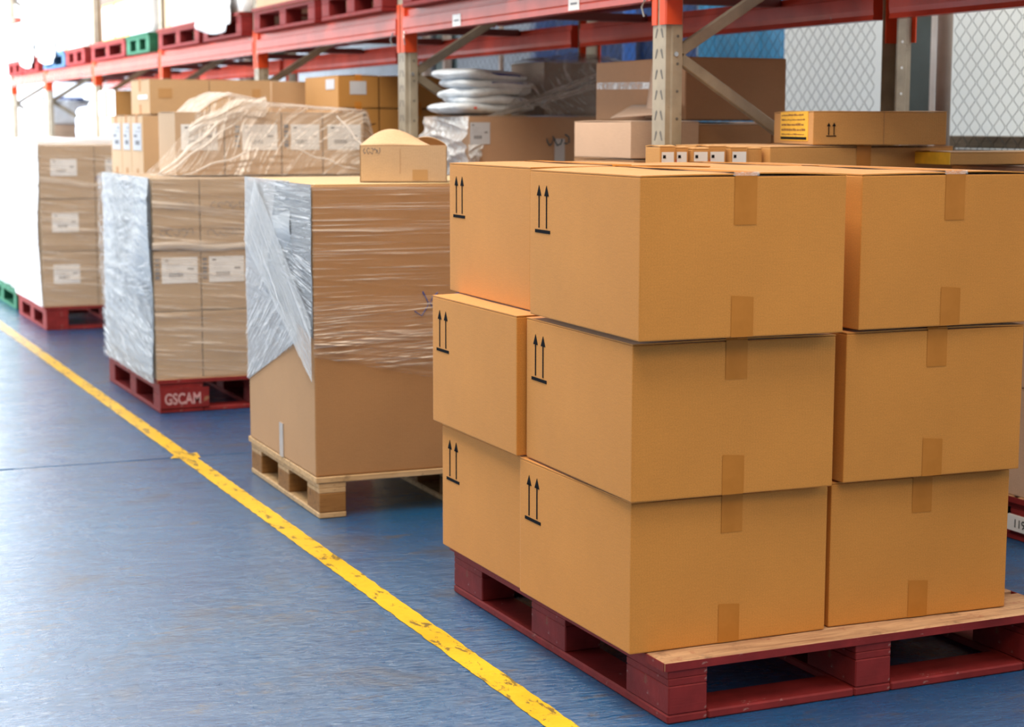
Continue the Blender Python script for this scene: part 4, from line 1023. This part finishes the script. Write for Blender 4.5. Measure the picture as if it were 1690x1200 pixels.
# far lower goods
pallet(3.2, 15.95, 0, 1.1, 0.78, 'distant pallet under the white-edged orange carton', 'red')
carton(3.20, 15.98, 0.153, 1.0, 0.74, 1.34, K_TAN, 'tall tan carton under the white-edged orange carton, far bay', 0, None, tape=None)
t = carton(3.20, 15.985, 1.497, 0.60, 0.73, 0.222, K_ORANGE2, 'orange carton with white side stripes in the far lower bay', 0, None, tape=None)
for ya, yb in ((0.0, 0.28), (0.48, 0.72)): G().box(-0.004, ya, 0.0, 0, yb, 0.22).obj('white_stripe', M_WHITEPLASTIC, t)
lumpy_load(3.22, 17.4, 0.0, 1.0, 1.3, 1.20, K_TAN if False else plain('tan_wrapped_goods', (0.40, 0.29, 0.2), 0.5), 'tan wrapped goods block under the white rolls, far bay', amp=0.02, seed=8)
def roll(x, y, z, r, h, label, mat, horiz=0):
    g = G(); n = 10
    if horiz: pts = [(0, horiz*i/n, r) for i in range(n+1)]
    else: pts = [(0.01*math.sin(i), 0, h*i/n) for i in range(n+1)]
    rs = [r*(1+0.07*math.sin(i*2.3)) for i in range(n+1)]; rs[0] *= .85; rs[-1] *= .85
    o = g.tube(pts, rs, 16).obj('plastic_roll', mat, smooth=True); o.location = (x, y, z)
    return tag(o, label, 'roll')
roll(3.42, 17.75, 1.20, 0.13, 0.46, 'upright white wrapped roll in the far lower bay, right of the pale blue one', M_WHITEPLASTIC)
roll(3.40, 18.35, 1.20, 0.12, 0.40, 'upright pale blue wrapped roll in the far lower bay', plain('pale_blue_plastic', (0.55, 0.62, 0.78), 0.35, bumps=.4))
roll(3.45, 17.5, 1.665, 0.05, 0, 'horizontal white roll lying across the upright rolls, far bay', M_WHITEPLASTIC, horiz=1.2)
lumpy_load(3.22, 19.75, 0.0, 1.0, 1.6, 1.42, plain('brown_wrapped_goods', (0.30, 0.21, 0.15), 0.45), 'brown film-wrapped goods block in the farthest lower bay', amp=0.02, seed=9)
lumpy_load(3.24, 19.85, 1.425, 0.9, 0.95, 0.25, M_GREYPLASTIC, 'grey plastic covered bundle on the farthest goods block', amp=0.03, seed=10, name='covered_bundle', cat='bundle')
lumpy_load(3.22, 20.85, 1.425, 0.9, 0.5, 0.24, M_WHITEPLASTIC, 'white plastic covered bundle on the farthest goods block', amp=0.03, seed=11, name='covered_bundle', cat='bundle')
o = G().box(0, 0, 0, 0.9, 0.9, 0.02).obj('blue_sheet', M_BLUESHEET, bevel=0.004, loc=(3.2, 19.85, 1.69)); tag(o, 'blue sheet folded on the grey covered bundle, farthest bay', 'sheet')

# right-edge label on the lower pallet of the hidden pile
for o in list(bpy.data.objects):
    if o.get('label') == 'pallet carrying the second yellow-labelled box at the right edge':
        G().box(-0.002, 0.03, 0.035, 0.010, 0.20, 0.088).obj('paper_label', M_LABEL, o)
        text_obj('label_number', '1197', 0.042, M_INK, o, (-0.003, 0.165, 0.048), (R(90), 0, R(-90)))

# ================================================================== UPPER RACK LEVEL
ZU = BZ1+0.001
def up_pallet(y0, y1, paint, lab, x=3.10):
    return pallet(x, y0, ZU, 1.14, y1-y0, lab, paint, 0, h=0.152, bw=0.10, bl=0.13)
up = [(3.28, 4.42, 'red', 'unseen red pallet added to the upper rack level over the front stack for shade'),  # first two pallets are unseen, added to shade the rack interior
      (4.5, 5.7, 'red', 'second unseen red pallet added to the upper rack level for shade, behind the first'),
      (5.98, 7.16, 'red', 'rightmost red pallet on the upper rack level, above the open carton'),
      (7.25, 8.42, 'red', 'red pallet on the upper rack level just right of the post by the sacks'),
      (8.72, 9.72, 'red', 'red pallet on the upper rack, left of the post above the ochre cartons'),
      (9.85, 11.12, 'red', 'shaded red pallet on the upper rack carrying a brown carton'),
      (11.42, 12.42, 'red', 'red pallet on the upper rack with loose white film hanging over it'),
      (12.55, 13.82, 'red', 'red pallet on the upper rack between the green pallet and the film-hung one'),
      (14.15, 15.0, 'green', 'green pallet on the upper rack'),
      (15.08, 16.55, 'red', 'red pallet on the upper rack under two orange cartons'),
      (16.9, 17.85, 'red', 'red pallet on the upper rack right of the blue pallet'),
      (17.95, 19.2, 'blue', 'blue pallet on the upper rack'),
      (19.6, 20.55, 'red', 'second farthest red pallet on the upper rack'),
      (20.7, 21.75, 'red', 'farthest red pallet on the upper rack at the left edge')]
for y0, y1, p, lab in up: up_pallet(y0, y1, p, lab)
ZL = ZU+0.153
carton(3.14, 3.30, ZL, 1.05, 1.08, 0.9, K_BROWN, 'unseen brown carton added for shade on the upper pallet over the front stack', 0, None, tape='y')  # this carton and the next are added out of view as shade
carton(3.14, 4.52, ZL, 1.05, 1.14, 0.9, K_TAN, 'unseen tan carton added for shade on the upper rack pallet nearest the near frame', 0, None, tape='y')
g_up = 'wrapped loads on the upper rack level'
lumpy_load(3.14, 6.0, ZL, 1.05, 1.1, 0.95, M_WHITEPLASTIC, 'white wrapped load above the frame on the rightmost upper pallet', seed=20, group=g_up)
carton(3.14, 7.28, ZL, 1.05, 1.1, 0.9, K_BROWN, 'brown carton above the frame on the upper pallet right of the sacks', 0, None, tape='y')
carton(3.14, 8.74, ZL, 1.02, 0.95, 0.9, K_BROWN, 'brown carton above the frame on the upper pallet left of the post', 0, None, tape='y')
carton(3.12, 9.88, ZL, 1.02, 1.2, 0.7, K_TAN, 'large brown carton on the shaded upper red pallet', 0, None, tape='y')
lumpy_load(3.12, 11.40, ZL, 1.05, 1.0, 1.2, M_WHITEPLASTIC, 'white plastic wrapped load with film hanging over its upper pallet', seed=22, group=g_up)
def hang(y0, y1, z0, label, seed):
    rr = Ridges(10, 0.02, 0.08, 0.5, seed)
    def fn(u, v):
        low = z0+(ZL-z0)*(0.75-0.75*abs(math.sin(1.9*u+0.9)))**1.0 if u > 0.12 else z0+0.05
        return (3.088-rr(u, v)-0.015*(1-v), y0+(y1-y0)*u, low+(ZL+0.16-low)*v)
    o = grid_obj('hanging_film', M_WHITEPLASTIC, fn, 30, 10, None, 0.003)
    return tag(o, label, 'stretch film')
hang(11.55, 12.45, ZU+0.03, 'loose white film hanging over the right upper pallet of the third bay', 3)
lumpy_load(3.12, 12.62, ZL, 0.55, 0.72, 1.2, M_WHITEPLASTIC, 'narrow white wrapped load beside brown cartons, third bay upper level', seed=23, group=g_up)
carton(3.16, 13.36, ZL, 0.9, 0.44, 1.2, K_TAN, 'tall brown carton left of the narrow white load, upper level', 0, None, tape=None)
carton(3.72, 12.62, ZL, 0.46, 0.70, 1.1, K_ORANGE2, 'orange-brown carton right of the narrow white load, upper level', 0, None, tape=None)
lumpy_load(3.12, 14.17, ZL, 1.0, 0.80, 1.2, M_WHITEPLASTIC, 'white wrapped load on the green pallet', seed=24, group=g_up)
for i, (ya, yb) in enumerate(((15.12, 15.68), (15.72, 16.25))):
    t = carton(3.16, ya, ZL, 0.50, yb-ya, 0.33, K_ORANGE2, ['right', 'left'][i]+' of two upright orange cartons with white side labels on the upper rack', 0, 'orange cartons on the upper rack', tape=None)
    side_label(t, 0.03, 0.03, yb-ya-0.03, 0.30, M_LABEL, marks=False)
carton(3.70, 15.12, ZL, 0.5, 1.3, 0.75, K_BROWN, 'tall brown carton behind the two upright orange cartons', 0, None, tape=None)
for i in range(3):
    lumpy_load(3.12+0.0*i, 16.92+i*0.30, ZL, 0.9, 0.27, 1.1, M_WHITEPLASTIC, ['right', 'middle', 'left'][i]+' of three slim white wrapped bundles on the upper rack', seed=30+i, amp=0.010, group='slim white bundles', name='wrapped_bundle', cat='bundle', n=10)
carton(3.16, 17.97, ZL, 0.9, 0.28, 1.2, K_TAN, 'brown banded carton beside the white load on the blue pallet', 0, None, tape='x')
lumpy_load(3.10, 18.28, ZL, 0.95, 0.92, 1.2, M_WHITEPLASTIC, 'white wrapped load on the blue pallet', seed=34, group=g_up)
hang(18.3, 19.15, ZU+0.04, 'white film skirt hanging over the blue pallet', 5)
lumpy_load(3.10, 19.62, ZL, 1.0, 0.92, 1.2, M_WHITEPLASTIC, 'white wrapped load on the second farthest red pallet', seed=35, group=g_up)
lumpy_load(3.10, 20.75, ZL, 1.0, 0.95, 0.42, M_WHITEPLASTIC, 'white wrapped load with a red top on the farthest red pallet', seed=36, group=g_up)
o = G().box(0, 0, 0, 0.3, 0.3, 0.07).obj('red_cap', M_RED_INK, bevel=0.01, loc=(3.12, 21.2, ZL+0.43)); tag(o, 'small red cap on the farthest white load', 'cap')
hang(19.65, 20.5, ZU+0.04, 'white film skirt hanging over the second farthest upper pallet', 7)

# added unseen level of the far bays: white loads put in to brighten floor reflections
for i, (y0, y1) in enumerate(((11.45, 12.6), (12.7, 13.85), (14.2, 15.3), (15.4, 16.6), (16.95, 18.1), (18.2, 19.35), (19.6, 20.7), (20.8, 21.8))):
    nm = ['first', 'second', 'third', 'fourth', 'fifth', 'sixth', 'seventh', 'eighth'][i]
    pallet(3.10, y0, 4.101, 1.14, y1-y0, f'{nm} unseen red pallet added on the top rack level for floor reflections', 'red', 0, h=0.152, bw=0.10, bl=0.13)
    lumpy_load(3.12, y0+0.03, 4.254, 1.05, y1-y0-0.08, 1.5, M_WHITEPLASTIC, f'{nm} unseen white wrapped load added on the top rack level for floor reflections', seed=50+i, group='added white loads on the unseen top rack level', n=10)
